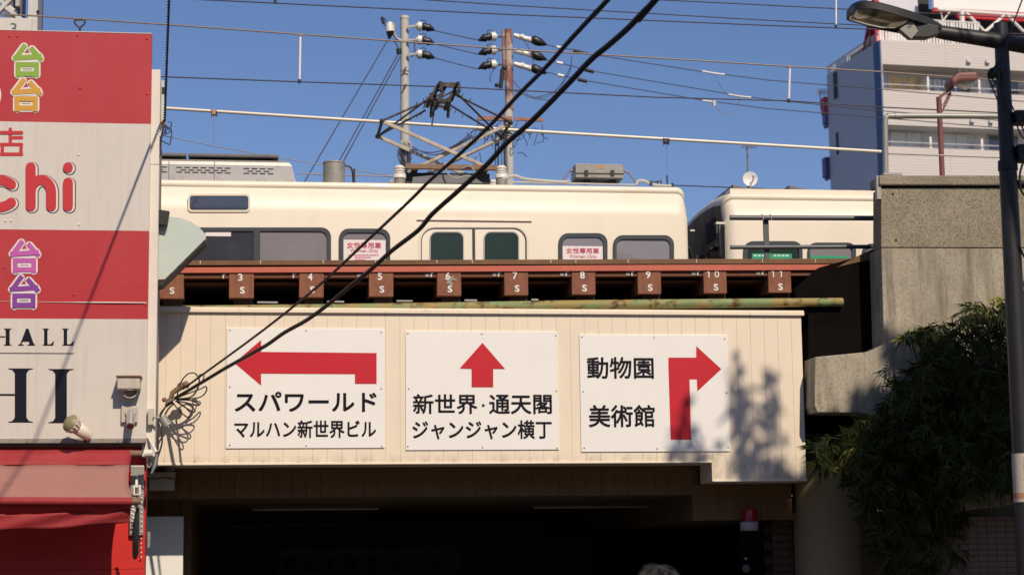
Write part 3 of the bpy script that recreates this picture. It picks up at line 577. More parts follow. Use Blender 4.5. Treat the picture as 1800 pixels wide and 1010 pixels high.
# sliding door pair
dr = MB(); ring(dr, rrect(735, 397, 930, 620, 26), rrect(740, 400.5, 925, 616, 23), YT - 0.004, YT + 0.01); dr.cur = 1
do = dr.build('door', [M['train_cream'], M['rubber']], c1)
ln = MB(); ring(ln, rrect(740, 400, 926, 620, 24), rrect(741.5, 402, 923.5, 616, 22), YT - 0.0065, YT - 0.001); ln.build('door_seal', M['rubber'], do)
MB().pbox(831, 401, 836, 600, YT - 0.007, YT - 0.001).build('centre_seal', M['rubber'], do)
for x0, x1 in ((757, 814), (852, 911)):
    f = MB(); ring(f, rrect(x0 - 2, 406, x1 + 2, 560, 13), rrect(x0, 408.5, x1, 556, 11), YT - 0.009, YT + 0.01); f.build('door_window_frame', M['silver'], do)
    MB().sheet([P(u, v, YT - 0.0035) for u, v in reversed(rrect(x0 - 1, 407.5, x1 + 1, 558, 12))]).build('door_pane', M['glass_dark'], do)
a, b_ = P(733, 386, YT), P(935, 389.5, YT); MB().box((a.x, YT - 0.02, a.z - 0.006), (b_.x, YT - 0.001, a.z + 0.006)).build('rain_strip', M['train_cream'], c1)

# roof equipment
zr = zz(321.5) 
YA = YT + 0.45
ac = MB(); prof = [(YA, zr - 0.02), (YA, Z(400, 290, YA)), (YA + 0.02, Z(400, 284, YA)), (YA + 0.07, Z(400, 279.5, YA)), (YA + 0.13, Z(400, 277.5, YA)), (YA + 2.0, Z(400, 277.5, YA)), (YA + 2.0, zr - 0.02)]
xa, xb, xc_ = X(120, 290, YA), X(497, 290, YA), X(523, 305, YA)
n = len(prof); vs = [(xa, y, z) for y, z in prof] + [(xb, y, z) for y, z in prof] + [(xc_ if i in (0, n - 1) else xb + (xc_ - xb) * (0.62 if i in (1,) else 0.42 if i == 2 else 0.25 if i == 3 else 0.1), y, z) for i, (y, z) in enumerate(prof)]
ac.add(vs, [(s * n + k, (s + 1) * n + k, (s + 1) * n + (k + 1) % n, s * n + (k + 1) % n) for s in (0, 1) for k in range(n)]); ac.add(vs[2 * n:], [tuple(reversed(range(n)))])
aco = ac.build('air_conditioner', M['silver'], c1)
for u0, ns_ in ((255, 2), (310, 6), (428, 3)):
    s = MB()
    for row, v in enumerate((295.8, 300.2, 304.2)):
        for k in range(ns_ + (0 if row == 1 else 1)):
            u = u0 + 14.2 * k + (7 if row == 1 else 0)
            s.pbox(u, v - 0.9 + (u - 400) * 0.018, u + 10, v + 0.9 + (u - 400) * 0.018, YA - 0.003, YA - 0.0005)
    s.build('vent_grille', M['slot'], aco)
for x0, x1 in ((180, 327), (331, 490)):
    a, b_ = P(x0, 275, YA + 0.10), P(x1, 275, YA + 0.10); q = P(420, 270, YA + 0.1)
    MB().box((a.x, YA + 0.06, Z(400, 277, YA + 0.1) + 0.004), (b_.x, YA + 1.9, Z(400, 271, YA + 0.1))).build('top_cover', M['roof_grey'], aco, bevel=0.01)
for u in (297, 377):
    a = P(u, 290, YA); MB().box((a.x - 0.004, YA - 0.004, zr), (a.x + 0.004, YA - 0.0005, Z(u, 283, YA))).build('panel_joint', M['roof_grey'], aco)
# cylinder vent
q = P(587, 312, YT + 1.0); zt2 = Z(587, 286, YT + 1.0)
cv = MB(); cv.cyl((q.x, q.y, zr), (q.x, q.y, zt2), 0.142, 0.140, 24); cvo = cv.build('vent_drum', M['unit_grey'], c1)
MB().cyl((q.x, q.y, zt2 - 0.012), (q.x, q.y, zt2 + 0.004), 0.148, 0.146, 24).build('drum_lid', M['unit_grey'], cvo)
MB().tube(spline([(q.x + 0.14, q.y, zt2 - 0.04), (q.x + 0.2, q.y, zt2 - 0.05), (q.x + 0.24, q.y, zt2 - 0.12), (q.x + 0.26, q.y, zr - 0.02)]), 0.012, 8).build('drum_cable', M['black_rubber'], cvo)
q = P(623, 303, YT + 1.0); MB().box((q.x - 0.012, q.y, zr), (q.x + 0.012, q.y + 0.03, Z(623, 296, YT + 1.0))).build('roof_stud', M['pan_dark'], c1)
MB().tube([P(525, 305, YT + 1.3), P(700, 310.5, YT + 1.3)], 0.010, 8).build('roof_conduit', M['wire_grey'], c1)

# pantograph
YN, YF = YT + 1.0, YT + 1.9
pg = MB()
def B2(u, v, y, u2, v2, y2, w): pg.tube([P(u, v, y), P(u2, v2, y2)], w / 2, 8)
pan = MB(); nb_ = MB()
base = MB()
xbl, xbr = X(712, 295, YN), X(873, 295, YN); zb1 = Z(790, 295, YN)
base.box((xbl, YN - 0.05, zb1 - 0.025), (xbr, YN + 0.03, zb1 + 0.038)).box((xbl, YF - 0.03, zb1 - 0.025), (xbr, YF + 0.05, zb1 + 0.038)).box((xbl + 0.1, YN + 0.031, zb1 - 0.02), (xbl + 0.18, YF - 0.031, zb1 + 0.03)).box((xbr - 0.18, YN + 0.031, zb1 - 0.02), (xbr - 0.1, YF - 0.031, zb1 + 0.03))
pgo = base.build('pantograph', M['rust_beam'], c1, bevel=0.006)
def dz(p, y2): return Vector((p.x, y2, p.z))
LK, RK = P(671.5, 213, YN), P(897, 215, YN); AP_L, AP_R = P(757, 171, YN), P(800, 161, YN)
BL, BR = P(741, 290, YN), P(851, 292, YN)          # feet of the crossing lower arms
for y2 in (YN, YF):
    MB().bar(dz(BR, y2), dz(LK, y2), 0.035, 0.045).build('lower_arm', M['pan_pale'], pgo, bevel=0.006)
    MB().bar(dz(BL, y2 + 0.06), dz(RK, y2 + 0.06), 0.035, 0.045).build('lower_arm', M['pan_pale'], pgo, bevel=0.006)
    MB().tube([dz(LK, y2 - 0.02), dz(AP_L, y2 - 0.02).lerp(dz(AP_L, (YN + YF) / 2), 0.35)], 0.014, 8).build('upper_arm', M['pan_dark'], pgo)
    MB().tube([dz(RK, y2 - 0.02), dz(AP_R, y2 - 0.02).lerp(dz(AP_R, (YN + YF) / 2), 0.35)], 0.014, 8).build('upper_arm', M['pan_dark'], pgo)
    for K in (LK, RK): MB().ball(dz(K, y2), 0.035, 10, 6).build('knee_joint', M['pan_dark'], pgo)
d = MB(); d.tube([dz(LK, YN), dz(LK, YF)], 0.022, 8).tube([dz(RK, YN), dz(RK, YF)], 0.022, 8); d.build('knee_shaft', M['pan_dark'], pgo)
d = MB(); d.tube([dz(LK, YF), dz(AP_L, YN)], 0.014, 6).tube([dz(RK, YF), dz(AP_R, YN)], 0.014, 6); d.build('diagonal_brace', M['pan_dark'], pgo)
HL, HR = P(772, 149, YN), P(803, 150, YN)
hd = MB()
for h in (HL, HR):
    hd.tube(spline([dz(h, YN - 0.28) - Vector((0, 0, 0.16)), dz(h, YN - 0.20) - Vector((0, 0, 0.03)), dz(h, YN - 0.05), dz(h, YN + 0.45) + Vector((0, 0, 0.02)), dz(h, YF + 0.05), dz(h, YF + 0.2) - Vector((0, 0, 0.03)), dz(h, YF + 0.28) - Vector((0, 0, 0.16))]), 0.022, 8)
hd.bar(dz(HL, YN + 0.0), dz(HR, YN + 0.0), 0.05, 0.06).bar(dz(HL, YF - 0.0), dz(HR, YF - 0.0), 0.05, 0.06)
hd.build('collector_head', M['pan_dark'], pgo)
cs = MB(); cs.box((HL.x - 0.02, YN, HL.z + 0.022), (HR.x + 0.02, YN + 0.05, HL.z + 0.035)); cs.build('head_plate', M['unit_grey'], pgo)
lk = MB()
for y2 in (YN + 0.04, YN + 0.36):
    for (u, v, u2, v2, w) in ((770, 148, 758, 170, 0.035), (784, 150, 771, 176, 0.04), (801, 152, 789, 176, 0.035), (785, 152, 755, 165, 0.022), (757, 172, 793, 178, 0.035), (752, 168, 749, 180, 0.02), (773, 172, 795, 160, 0.02)):
        lk.bar(dz(P(u, v, YN), y2), dz(P(u2, v2, YN), y2), w)
for (u, v) in ((757, 171), (772, 175), (789, 176), (800, 160)): lk.tube([dz(P(u, v, YN), YN), dz(P(u, v, YN), YN + 0.5)], 0.028, 8)
lk.build('head_linkage', M['pan_dark'], pgo)
st_ = MB(); st_.bar(P(764, 186, YN), P(759, 222, YN), 0.022); st_.build('latch_rod', M['pan_dark'], pgo)
sp = MB()
for (A, B_) in ((LK, AP_L), (RK, AP_R)):
    for f_ in (0.72, 0.86, 0.94):
        q = A.lerp(B_, f_) + Vector((0, -0.02, 0)); sp.bar(q - Vector((0.01, 0, 0.015)), q + Vector((-0.005, 0, 0.025)), 0.013); sp.bar(dz(q, YF) - Vector((0.02, 0, 0.02)), dz(q, YF) + Vector((0.0, 0, 0.02)), 0.012)
sp.build('arm_bolt', M['pan_dark'], pgo)
for u, y2 in ((702, YN - 0.02), (881, YN - 0.02), (702, YF + 0.02), (881, YF + 0.02)):
    q = P(u, 300, YN); zq = Z(u, 314, YN)
    MB().cyl((q.x, y2, zr), (q.x, y2, zq), 0.07, 0.075, 16).build('insulator_foot', M['unit_grey'], pgo)
    pr = [(0, 0.085), (0.05, 0.085), (0.055, 0.06)]
    h0 = 0.055
    for k in range(3): pr += [(h0, 0.062), (h0 + 0.006, 0.073), (h0 + 0.02, 0.073), (h0 + 0.026, 0.058)]; h0 += 0.034
    pr += [(h0 + 0.01, 0.05), (h0 + 0.02, 0.0)]
    MB().lathe((q.x, y2, zq), (0, 0, 1), pr, 18).build('insulator', M['porcelain'], pgo)
MB().box((xbl + 0.02, YN + 0.1, zr), (xbr - 0.08, YF - 0.05, zb1 - 0.05)).build('spring_box', M['hood_black'], pgo)
sl_ = MB(); sl_.prism([P(724, 322, YN + 0.02), P(850, 322, YN + 0.02), P(820, 303, YN + 0.02), P(760, 308, YN + 0.02), P(726, 311, YN + 0.02)], (0, 0.06, 0)); sl_.build('deflector', M['roof_grey'], pgo)
cb = MB(); cb.tube(spline([P(780, 288, YN - 0.06), P(788, 306, YN - 0.08), P(800, 313, YN - 0.1), P(822, 309, YN - 0.1), P(834, 314, YN - 0.1)]), 0.012, 8).tube(spline([P(812, 296, YN - 0.06), P(826, 292, YN - 0.07), P(833, 300, YN - 0.08), P(836, 314, YN - 0.1)]), 0.010, 8)
cb.build('jumper_cable', M['unit_grey'], pgo)
# roof box with cables
YX = YT + 0.75
q = P(1053, 315, YX); bx = MB()
b0, b1 = P(1012, 312, YX), P(1096, 289, YX)
bx.prism([(b0.x, YX, b0.z), (b1.x, YX, b0.z), (b1.x, YX, b1.z - 0.03), (b1.x, YX + 0.03, b1.z), (b0.x, YX + 0.03, b1.z), (b0.x, YX, b1.z - 0.03)][:3] + [(b0.x, YX, b1.z - 0.03)], (0, 0.35, 0)).box((b0.x, YX + 0.02, b1.z - 0.03), (b1.x, YX + 0.33, b1.z + 0.006))
bo = bx.build('fuse_box', M['unit_grey'], c1, bevel=0.006)
MB().box((b0.x - 0.02, YX - 0.012, b0.z + 0.055), (b1.x + 0.004, YX - 0.001, b0.z + 0.062)).box((b0.x - 0.005, YX - 0.01, b0.z - 0.02), (b1.x - 0.03, YX + 0.3, b0.z - 0.001)).build('box_seam', M['pan_dark'], bo)
MB().pbox(1048, 290.5, 1062, 296, YX - 0.003, YX + 0.0).build('name_plate', M['clamp_orange'], bo)
for u in (1031, 1077):
    MB().pbox(u - 5, 312, u + 6, 322, YX + 0.03, YX + 0.15).build('box_foot', M['hood_black'], bo)
    MB().pbox(u - 3, 299, u + 3, 308, YX - 0.02, YX - 0.001).build('box_latch', M['pan_dark'], bo)
for pts in ([(1012, 298), (1001, 301), (993, 310), (990, 319)], [(1096, 299), (1106, 305), (1114, 316), (1120, 326)]):
    MB().tube(spline([P(u, v, YX + 0.1) for u, v in pts]), [0.018] * 6 + [0.012] * 13, 8).build('box_cable', M['wire_grey'], bo)
r_ = MB(); r_.tube(spline([P(884, 314, YX), P(905, 309, YX), P(925, 315, YX), P(990, 320, YX), P(1000, 316, YX)]), 0.022, 8); r_.build('roof_conduit', M['pole_grey'], c1)
r_ = MB(); r_.tube(spline([P(1118, 325, YX), P(1122, 318, YX), P(1132, 318, YX), P(1150, 325, YX), P(1180, 327, YX)]), 0.020, 8); r_.tube([P(900, 320, YX), P(1120, 325, YX)], 0.012, 6); r_.build('roof_conduit', M['pole_grey'], c1)
v_ = MB(); q = P(1146, 324, YX); v_.bar(P(1144, 326, YX), P(1144, 318, YX), 0.04).bar(P(1142, 320, YX), P(1163, 319, YX), 0.014).bar(P(1162, 316, YX), P(1162, 323, YX), 0.014).bar(P(1156, 317, YX), P(1156, 323, YX), 0.014)
v_.build('roof_cock', M['pan_dark'], c1)
v_ = MB(); v_.bar(P(1173, 328, YX), P(1173, 312, YX), 0.016).bar(P(1182, 328, YX), P(1182, 322, YX), 0.03); v_.build('roof_stud', M['pan_dark'], c1)
v_ = MB(); v_.bar(P(1213, 405, YT + 0.15), P(1221, 405, YT + 0.15), 0.02); v_.build('end_step', M['porcelain'], c1)

# second car
dz2 = zz(338.5) - zz(331) - 0.03
dz2 = -0.065
c2_ = thing('train_car', (XE2 + 8, YT, 3.45), 'second cream train car with green window stickers, cut off by the concrete abutment', 'train car')
bd = car_body(XE2, XE2 + 18, dz2, True, False, 0); bd.build('body', [M['train_cream'], M['train_end']], c2_)
w4 = window(c2_, (1307, 423.5, 1411, 560, 17), (1314, 431, 1405, 552, 12), [rrect(1310, 427, 1408, 556, 12)], ['glass_dark'])
w5 = window(c2_, (1420, 426, 1505, 560, 15), (1424, 431, 1498, 552, 11), [rrect(1422, 428.5, 1502, 556, 12)], ['glass_blind'])
w6 = window(c2_, (1516, 428, 1640, 560, 15), (1522, 434, 1634, 552, 11), [rrect(1518, 430, 1637, 556, 12)], ['glass_blind'])
for wf, (x0, y0, x1, y1) in ((w4, (1322, 445.5, 1392, 456)), (w5, (1425, 449.5, 1492, 457))):
    MB().pbox(x0, y0, x1, y1, YT - 0.0085, YT - 0.005).build('sticker', M['green_sticker'], wf)
    t = MB()
    for k in range(9):
        u = x0 + 3 + k * 7
        if k != 4 and wf is w4: t.add([P(a, b, YT - 0.0105) for a, b in ((u, y0 + 5), (u + 5, y0 + 5), (u + 5, y0 + 2), (u, y0 + 2))], [(0, 1, 2, 3)])
    if t.f: t.build('sticker_bars', M['pale_ink'], wf)
zr2 = zr + dz2
for x0, x1 in ((1288, 1325), (1387, 1425)):
    q0, q1 = P(x0, 330, YT + 0.6), P(x1, 330, YT + 0.6); h = MB(); h.prism([(q0.x, YT + 0.6, zr2 + 0.02), (q1.x, YT + 0.6, zr2 + 0.02), (q1.x, YT + 0.6, zr2 + 0.155), (q0.x, YT + 0.6, zr2 + 0.215)], (0, 1.6, 0)); h.build('roof_hatch', M['roof_grey'], c2_, bevel=0.01)
MB().box((X(1292, 340, YT), YT + 0.25, zr2), (XE2 + 17, YT + 0.5, zr2 + 0.085)).build('roof_rib', M['train_cream'], c2_)
MB().box((XE2 - 0.004, YT + 0.55, zz(402)), (XE2 + 0.05, YT + 1.1, zz(362))).build('end_window', M['slot'], c2_)
eb = MB(); eb.box((XE2 - 0.05, YT + 0.30, zz(398)), (XE2 - 0.003, YT + 0.36, zz(385))).box((XE2 - 0.03, YT + 0.24, zz(440)), (XE2 - 0.003, YT + 0.27, zz(380))).box((XE2 - 0.03, YT + 0.40, zz(420)), (XE2 - 0.003, YT + 0.55, zz(414))); eb.build('end_fitting', M['galv'], c2_)
MB().box((XE2 - 0.12, YT + 0.05, zz(388)), (XE2 - 0.002, YT + 0.13, zz(384))).build('end_step', M['porcelain'], c2_)
# bellows between the cars
g = MB()
for k in range(7):
    x0 = XE + 0.01 + k * (XE2 - XE - 0.02) / 7; w = (XE2 - XE - 0.02) / 7
    g.box((x0, YT + 0.85, 3.6), (x0 + w * 0.5, YT + 2.05, zz(425))); g.box((x0 + w * 0.5, YT + 0.9, 3.65), (x0 + w * 0.98, YT + 2.0, zz(429)))
g.build('gangway_bellows', M['black_rubber'], label='black rubber gangway bellows in the gap between the two train cars', cat='gangway', origin=((XE + XE2) / 2, YT + 1.45, 3.6))
g = thing('jumper_cable', P(1222, 455, YT + 0.5), 'black looped cable hanging between the train car ends', 'cable')
for dy in (0, 0.09): MB().tube(spline([(XE, YT + 0.45 + dy, zz(421)), (XE + 0.1, YT + 0.45 + dy, zz(424)), ((XE + XE2) / 2 - 0.03, YT + 0.45 + dy, zz(468)), (XE2 - 0.12, YT + 0.45 + dy, zz(426)), (XE2, YT + 0.45 + dy, zz(422))]), 0.022, 8).build('cable', M['black_rubber'], g)

# ------------------------------------------------------------------ shop at left
YS = -1.3
sh = thing('shop_building', (X(120, 800, YS + 0.2), YS, 0), 'narrow shop building behind the red and white signboard at left', 'building')
xs0, xs1 = X(-160, 500, YS), X(277.5, 450, YS + 0.12)
MB().box((xs0, YS + 0.5, 0), (X(252, 950, YS + 0.5), YS + 1.1, Z(240, 782, YS))).box((xs0, YS + 0.5, Z(240, 782, YS) + 0.002), (xs1 - 0.02, YS + 1.1, Z(270, 124, YS + 0.12) - 0.05)).box((xs0, YS + 0.14, Z(240, 782, YS)), (xs1 - 0.02, YS + 0.498, Z(270, 124, YS + 0.12) - 0.05)).build('wall', M['shop_body'], sh)
ztp, zbt = Z(270, 123, YS + 0.12), Z(266, 802, YS + 0.12)
sx0 = X(255, 450, YS + 0.12)
MB().box((sx0, YS + 0.10, Z(270, 290, YS + 0.12) + 0.002), (xs1, YS + 0.24, ztp)).box((sx0, YS + 0.10, zbt), (xs1, YS + 0.24, Z(270, 290, YS + 0.12) - 0.002)).build('corner_strip', M['strip_white'], sh, bevel=0.006)
q = P(281, 150, YS + 0.3); MB().box((xs1 + 0.002, YS + 0.26, Z(281, 168, YS)), (xs1 + 0.035, YS + 0.36, Z(281, 131, YS))).box((xs1 + 0.002, YS + 0.26, Z(284, 212, YS)), (xs1 + 0.05, YS + 0.36, Z(284, 167, YS))).build('side_bracket', M['hood_green'], sh, bevel=0.004)
MB().box((xs1 + 0.01, YS + 0.255, Z(281, 155, YS)), (xs1 + 0.045, YS + 0.30, Z(281, 143, YS))).build('side_switch', M['black_rubber'], sh)
# signboard
sg = thing('signboard', P(100, 772, YS), 'large red and white shop signboard with coloured kanji and navy serif letters', 'signboard')
XL = -170
def band(y0, y1, m, name, ys=None):
    b = MB(); b.prism([P(XL, y1[0] - (y1[1] - y1[0]) * XL / -262.0 * -1 if False else y1[0] + (y1[1] - y1[0]) * XL / 262.0, YS), P(262, y1[1], YS), P(262, y0[1], YS), P(XL, y0[0] + (y0[1] - y0[0]) * XL / 262.0, YS)], (0, 0.12, 0)); return b.build(name, m, sg)
xr_s = X(262, 400, YS); xl_s = X(XL, 400, YS)
def band2(v0, v1, m, name):
    return MB().box((xl_s, YS, Z(200, v1, YS)), (xr_s, YS + 0.1, Z(200, v0, YS))).build(name, m, sg)
band2(58, 217, M['shop_red'], 'red_band'); band2(217, 405, M['shop_white'], 'white_band'); band2(405, 560.5, M['shop_red'], 'red_band'); band2(560.5, 770, M['shop_white'], 'white_band')
MB().box((xl_s, YS - 0.012, Z(200, 778, YS)), (xr_s, YS + 0.10, Z(200, 769.7, YS))).build('bottom_rail', M['grey_sill'], sg, bevel=0.004)
MB().box((xl_s, YS - 0.004, Z(200, 58, YS)), (xr_s, YS + 0.11, Z(200, 57, YS))).build('top_rail', M['strip_white'], sg)
YL = YS - 0.003
def dai(cx, cy, s, m, name):
    sc = s / 60.0
    st = [[(-6, -25), (-20, -6)], [(-22, -4), (22, -7)], [(9, -20), (24, -3)], [(-17, 8), (-17, 27)], [(17, 8), (17, 27)], [(-17, 8), (17, 8)], [(-17, 25), (17, 25)]]
    w = MB()
    for k in st: ribbon(w, [(cx + a * sc, cy + b * sc) for a, b in k], 15 * sc, YL)
    ribbon(w, [(cx - 10 * sc, cy + 16 * sc), (cx + 10 * sc, cy + 16 * sc)], 10 * sc, YL)
    wo = w.build(name, M['letter_white'], sg)
    c = MB()
    for k in st: ribbon(c, [(cx + a * sc, cy + b * sc) for a, b in k], 9 * sc, YL - 0.006, True)
    ribbon(c, [(cx - 8 * sc, cy + 16.5 * sc), (cx + 8 * sc, cy + 16.5 * sc)], 0.9, YL - 0.006)
    c.build('kanji_fill', m, wo)
dai(48, 106, 57, M['letter_green'], 'kanji_outline'); dai(46, 166, 57, M['letter_orange'], 'kanji_outline')
dai(43, 450, 57, M['letter_mauve'], 'kanji_outline'); dai(42, 512, 57, M['letter_violet'], 'kanji_outline')
w = MB(); ribbon(w, arc(-20, 167, 20, 26, 60, -60), 4, YL); w.build('kana_edge', M['letter_white'], sg)
# shop kanji, its right part in frame
w = MB()
for k in ([(-14, 233), (38, 233)], [(18, 227), (18, 251)], [(18, 242), (38, 242)], [(2, 254), (38, 254)], [(2, 271), (38, 271)], [(4, 254), (4, 271)], [(37, 254), (37, 271)], [(-12, 233), (-13, 255), (-20, 274)]): ribbon(w, k, 6, YL)
w.build('shop_kanji', M['letter_red'], sg)
# rounded word ending in chi: dark shade, white edge, red fill
cst = [arc(-2, 340, 29, 24, 42, 318, 18), [(54, 294), (54, 362)], arc(72, 338, 18, 22, 180, 0) + [(90, 362)], [(119.5, 321), (119.5, 362)], [(119.5, 294), (119.5, 294.6)]]
for dx, wd_, m, yy, name in ((3.5, 21, 'letter_maroon', YL, 'word_shade'), (2.0, 20, 'letter_white', YL - 0.006, 'word_edge'), (0, 17.5, 'letter_red', YL - 0.012, 'word_fill')):
    b = MB()
    for k in cst: ribbon(b, [(a + dx, c - (0 if dx == 0 else -1.5)) for a, c in k], wd_, yy)
    b.build(name, M[m], sg)
# serif letters HALL and HI
def poly(b, pix): 
    f = [P(u, v, YL) for u, v in pix]; ar = sum(pix[i][0] * pix[(i + 1) % len(pix)][1] - pix[(i + 1) % len(pix)][0] * pix[i][1] for i in range(len(pix)))
    b.sheet(list(reversed(f)) if ar > 0 else f)
def stem(b, x0, x1, y0, y1, s, t):                                # a stem with bracketed serifs
    poly(b, [(x0 - s, y0), (x1 + s, y0), (x1 + s, y0 + t * 0.5), (x1 + s * 0.35, y0 + t * 1.4), (x1, y0 + t * 4), (x1, y1 - t * 4), (x1 + s * 0.35, y1 - t * 1.4), (x1 + s, y1 - t * 0.5), (x1 + s, y1), (x0 - s, y1), (x0 - s, y1 - t * 0.5), (x0 - s * 0.35, y1 - t * 1.4), (x0, y1 - t * 4), (x0, y0 + t * 4), (x0 - s * 0.35, y0 + t * 1.4), (x0 - s, y0 + t * 0.5)])
b = MB()
stem(b, 10, 17, 577, 607, 4, 1); stem(b, -14, -9, 577, 607, 4, 1); poly(b, [(-9, 590.5), (9.5, 590.5), (9.5, 592.5), (-9, 592.5)])
poly(b, [(46, 577), (50, 577), (59, 603), (61.5, 605), (61.5, 607), (48, 607), (48, 605.5), (52, 604.5), (50.6, 600), (40, 600), (38, 604.8), (42, 605.6), (42, 607), (32, 607), (32, 605.5), (35.5, 604)])
poly(b, [(44.5, 581.5), (41, 597.4), (49.4, 597.4)]) if False else None
stem(b, 77.5, 83.5, 577, 607, 3, 1); poly(b, [(83.6, 605.4), (90, 604), (94, 599), (95, 599.5), (93.5, 607), (83.6, 607)])
stem(b, 112, 118, 577, 607, 3, 1); poly(b, [(118.1, 605.4), (125, 604), (129, 599), (130.3, 599.5), (128.5, 607), (118.1, 607)])
b.build('hall_lettering', M['letter_navy'], sg)
b = MB(); poly(b, [(-170, 618.6), (130, 620.2), (130, 621.6), (-170, 620)]); b.build('underline', M['letter_navy'], sg)
b = MB(); stem(b, 26, 46.5, 647, 742, 11.5, 2.2); stem(b, 97, 117.5, 648, 743, 12, 2.2); poly(b, [(-40, 691.5), (25.8, 691.8), (25.8, 695), (-40, 694.7)]); b.build('serif_lettering', M['letter_navy'], sg)
b = MB(); b.tube([P(0, 529, YS - 0.004), P(60, 530, YS - 0.003), P(110, 531, YS - 0.006), P(190, 531.5, YS - 0.010), P(258, 532, YS - 0.008)], [0.0015, 0.002, 0.003, 0.008, 0.006], 6); b.build('lifted_seam', M['strip_white'], sg)
for u, v in ((17, 64), (30, 64), (136, 62), (258, 68), (141, 155), (259, 165), (138, 272), (139, 395), (10, 388), (130, 517), (255, 535), (20, 388), (9, 470)):
    q = P(u, v, YS); MB().lathe(q, (0, -1, 0), [(0, 0.016), (0.005, 0.012), (0.008, 0.004), (0.0085, 0)], 10).build('rivet', M['shop_red'] if (v < 200 or v > 420) else M['shop_white'], sg)
# lifting eye on top of the signboard
ey = thing('lifting_eye', P(140, 57, YS + 0.05), 'dark heart shaped lifting eye on top of the signboard', 'lifting eye')
MB().tube(spline([P(u, v, YS + 0.05) for u, v in ((140, 58), (139.5, 50), (132, 42), (131.5, 37), (137, 35), (144, 35), (149, 37), (148.5, 42), (141.5, 49), (140.5, 58))], 5), 0.010, 8).build('loop', M['wire_dark'], ey)

# dome camera, bullet camera, flood lamp, side lamp
dc = thing('dome_camera', P(228, 700, YS), 'stained beige housing with a smoked dome camera on the signboard', 'camera')
b = MB(); b.box((X(208, 680, YS), YS - 0.20, Z(228, 685, YS - 0.1)), (X(248, 680, YS), YS - 0.004, Z(228, 664, YS - 0.1))); b.build('housing', M['camera_beige'], dc, bevel=0.012)
b = MB(); b.box((X(206, 680, YS), YS - 0.215, Z(228, 664, YS - 0.1)), (X(250, 680, YS), YS - 0.003, Z(228, 661, YS - 0.1))); b.build('lid', M['rust_beam'], dc, bevel=0.003)
q = P(229, 685, YS - 0.1); b = MB(); b.ball((q.x, YS - 0.1, q.z), 0.082, 18, 12); b.build('dome', M['dome_smoke'], dc)
b = MB(); b.lathe((q.x, YS - 0.1, q.z + 0.004), (0, 0, -1), [(0, 0.092), (0.016, 0.092), (0.018, 0.083)], 20); b.build('dome_ring', M['camera_beige'], dc)
b = MB(); b.tube([Vector((q.x + 0.084 * math.cos(t), YS - 0.1 - 0.03, q.z + 0.084 * math.sin(t))) for t in [R(180 + k * 15) for k in range(13)]], 0.005, 6); b.build('dome_bead', M['lamp_white'], dc)
bc = thing('bullet_camera', P(228, 745, YS), 'small bullet camera on a square beige box below the dome camera', 'camera')
MB().pbox(213, 713, 242, 742, YS - 0.045, YS - 0.003).build('back_box', M['camera_beige'], bc, bevel=0.008)
q = P(230, 724, YS - 0.045); b = MB(); b.cyl(q, q + Vector((0, -0.03, 0)), 0.060, 0.055, 20); b.build('mount', M['camera_beige'], bc)
q2 = P(229, 748, YS - 0.16); b = MB(); b.tube([q + Vector((0, 0.0, 0.01)), q.lerp(q2, 0.3), q.lerp(q2, 0.97)], [0.040, 0.048, 0.040], 18); b.build('barrel', M['silver'], bc)
b = MB(); b.tube([q.lerp(q2, 0.971), q.lerp(q2, 1.06)], [0.042, 0.040], 18); b.build('lens_hood', M['dome_smoke'], bc)
fl = thing('flood_lamp', P(150, 772, YS), 'pinkish white flood lamp tilted up to the left at the signboard foot', 'lamp')
a, c = P(150, 762, YS - 0.16), P(121, 741, YS - 0.28); d_ = (c - a)
b = MB(); b.tube([a - d_ * 0.25, a, a + d_ * 0.45, a + d_ * 0.5], [0.045, 0.062, 0.068, 0.05], 18); b.build('barrel', M['lamp_white'], fl)
b = MB(); b.tube([a + d_ * 0.5, a + d_ * 0.85, a + d_ * 0.9], [0.062, 0.092, 0.095], 20); b.build('reflector', M['lamp_white'], fl)
b = MB()
for k in range(14):
    t = k * 2 * math.pi / 14; u = d_.normalized(); v1 = u.orthogonal().normalized(); v2 = u.cross(v1); dirv = v1 * math.cos(t) + v2 * math.sin(t)
    b.bar(a + d_ * 0.55 + dirv * 0.068, a + d_ * 0.85 + dirv * 0.095, 0.012)
b.build('cooling_rib', M['lamp_white'], fl)
b = MB(); b.lathe(a + d_ * 0.9, d_, [(0, 0.097), (0.02, 0.09), (0.05, 0.05), (0.06, 0)], 20); b.build('lens', M['lamp_olive'], fl)
b = MB(); q = P(150, 769, YS - 0.1); b.bar(q + Vector((0, 0.095, -0.02)), a, 0.035).bar(q + Vector((0.03, 0.095, -0.02)), a + Vector((0.06, 0, 0)), 0.02); b.ball(q + Vector((0, -0.01, 0.0)), 0.03); b.build('bracket', M['hood_black'], fl)
sl2 = thing('side_lamp', P(285, 745, YS + 0.2), 'small grey cylinder lamp on a beige box at the signboard edge', 'lamp')
MB().pbox(260, 717, 270, 746, YS + 0.02, YS + 0.098).build('back_box', M['camera_beige'], sl2, bevel=0.006)
b = MB(); b.tube([P(269, 732, YS), P(278, 734, YS), P(283, 736, YS)], 0.012, 8).ball(P(278, 734, YS), 0.022); b.build('swivel', M['galv'], sl2)
b = MB(); b.tube([P(284, 732, YS), P(295, 748, YS)], [0.045, 0.052], 18); b.build('barrel', M['unit_grey'], sl2)
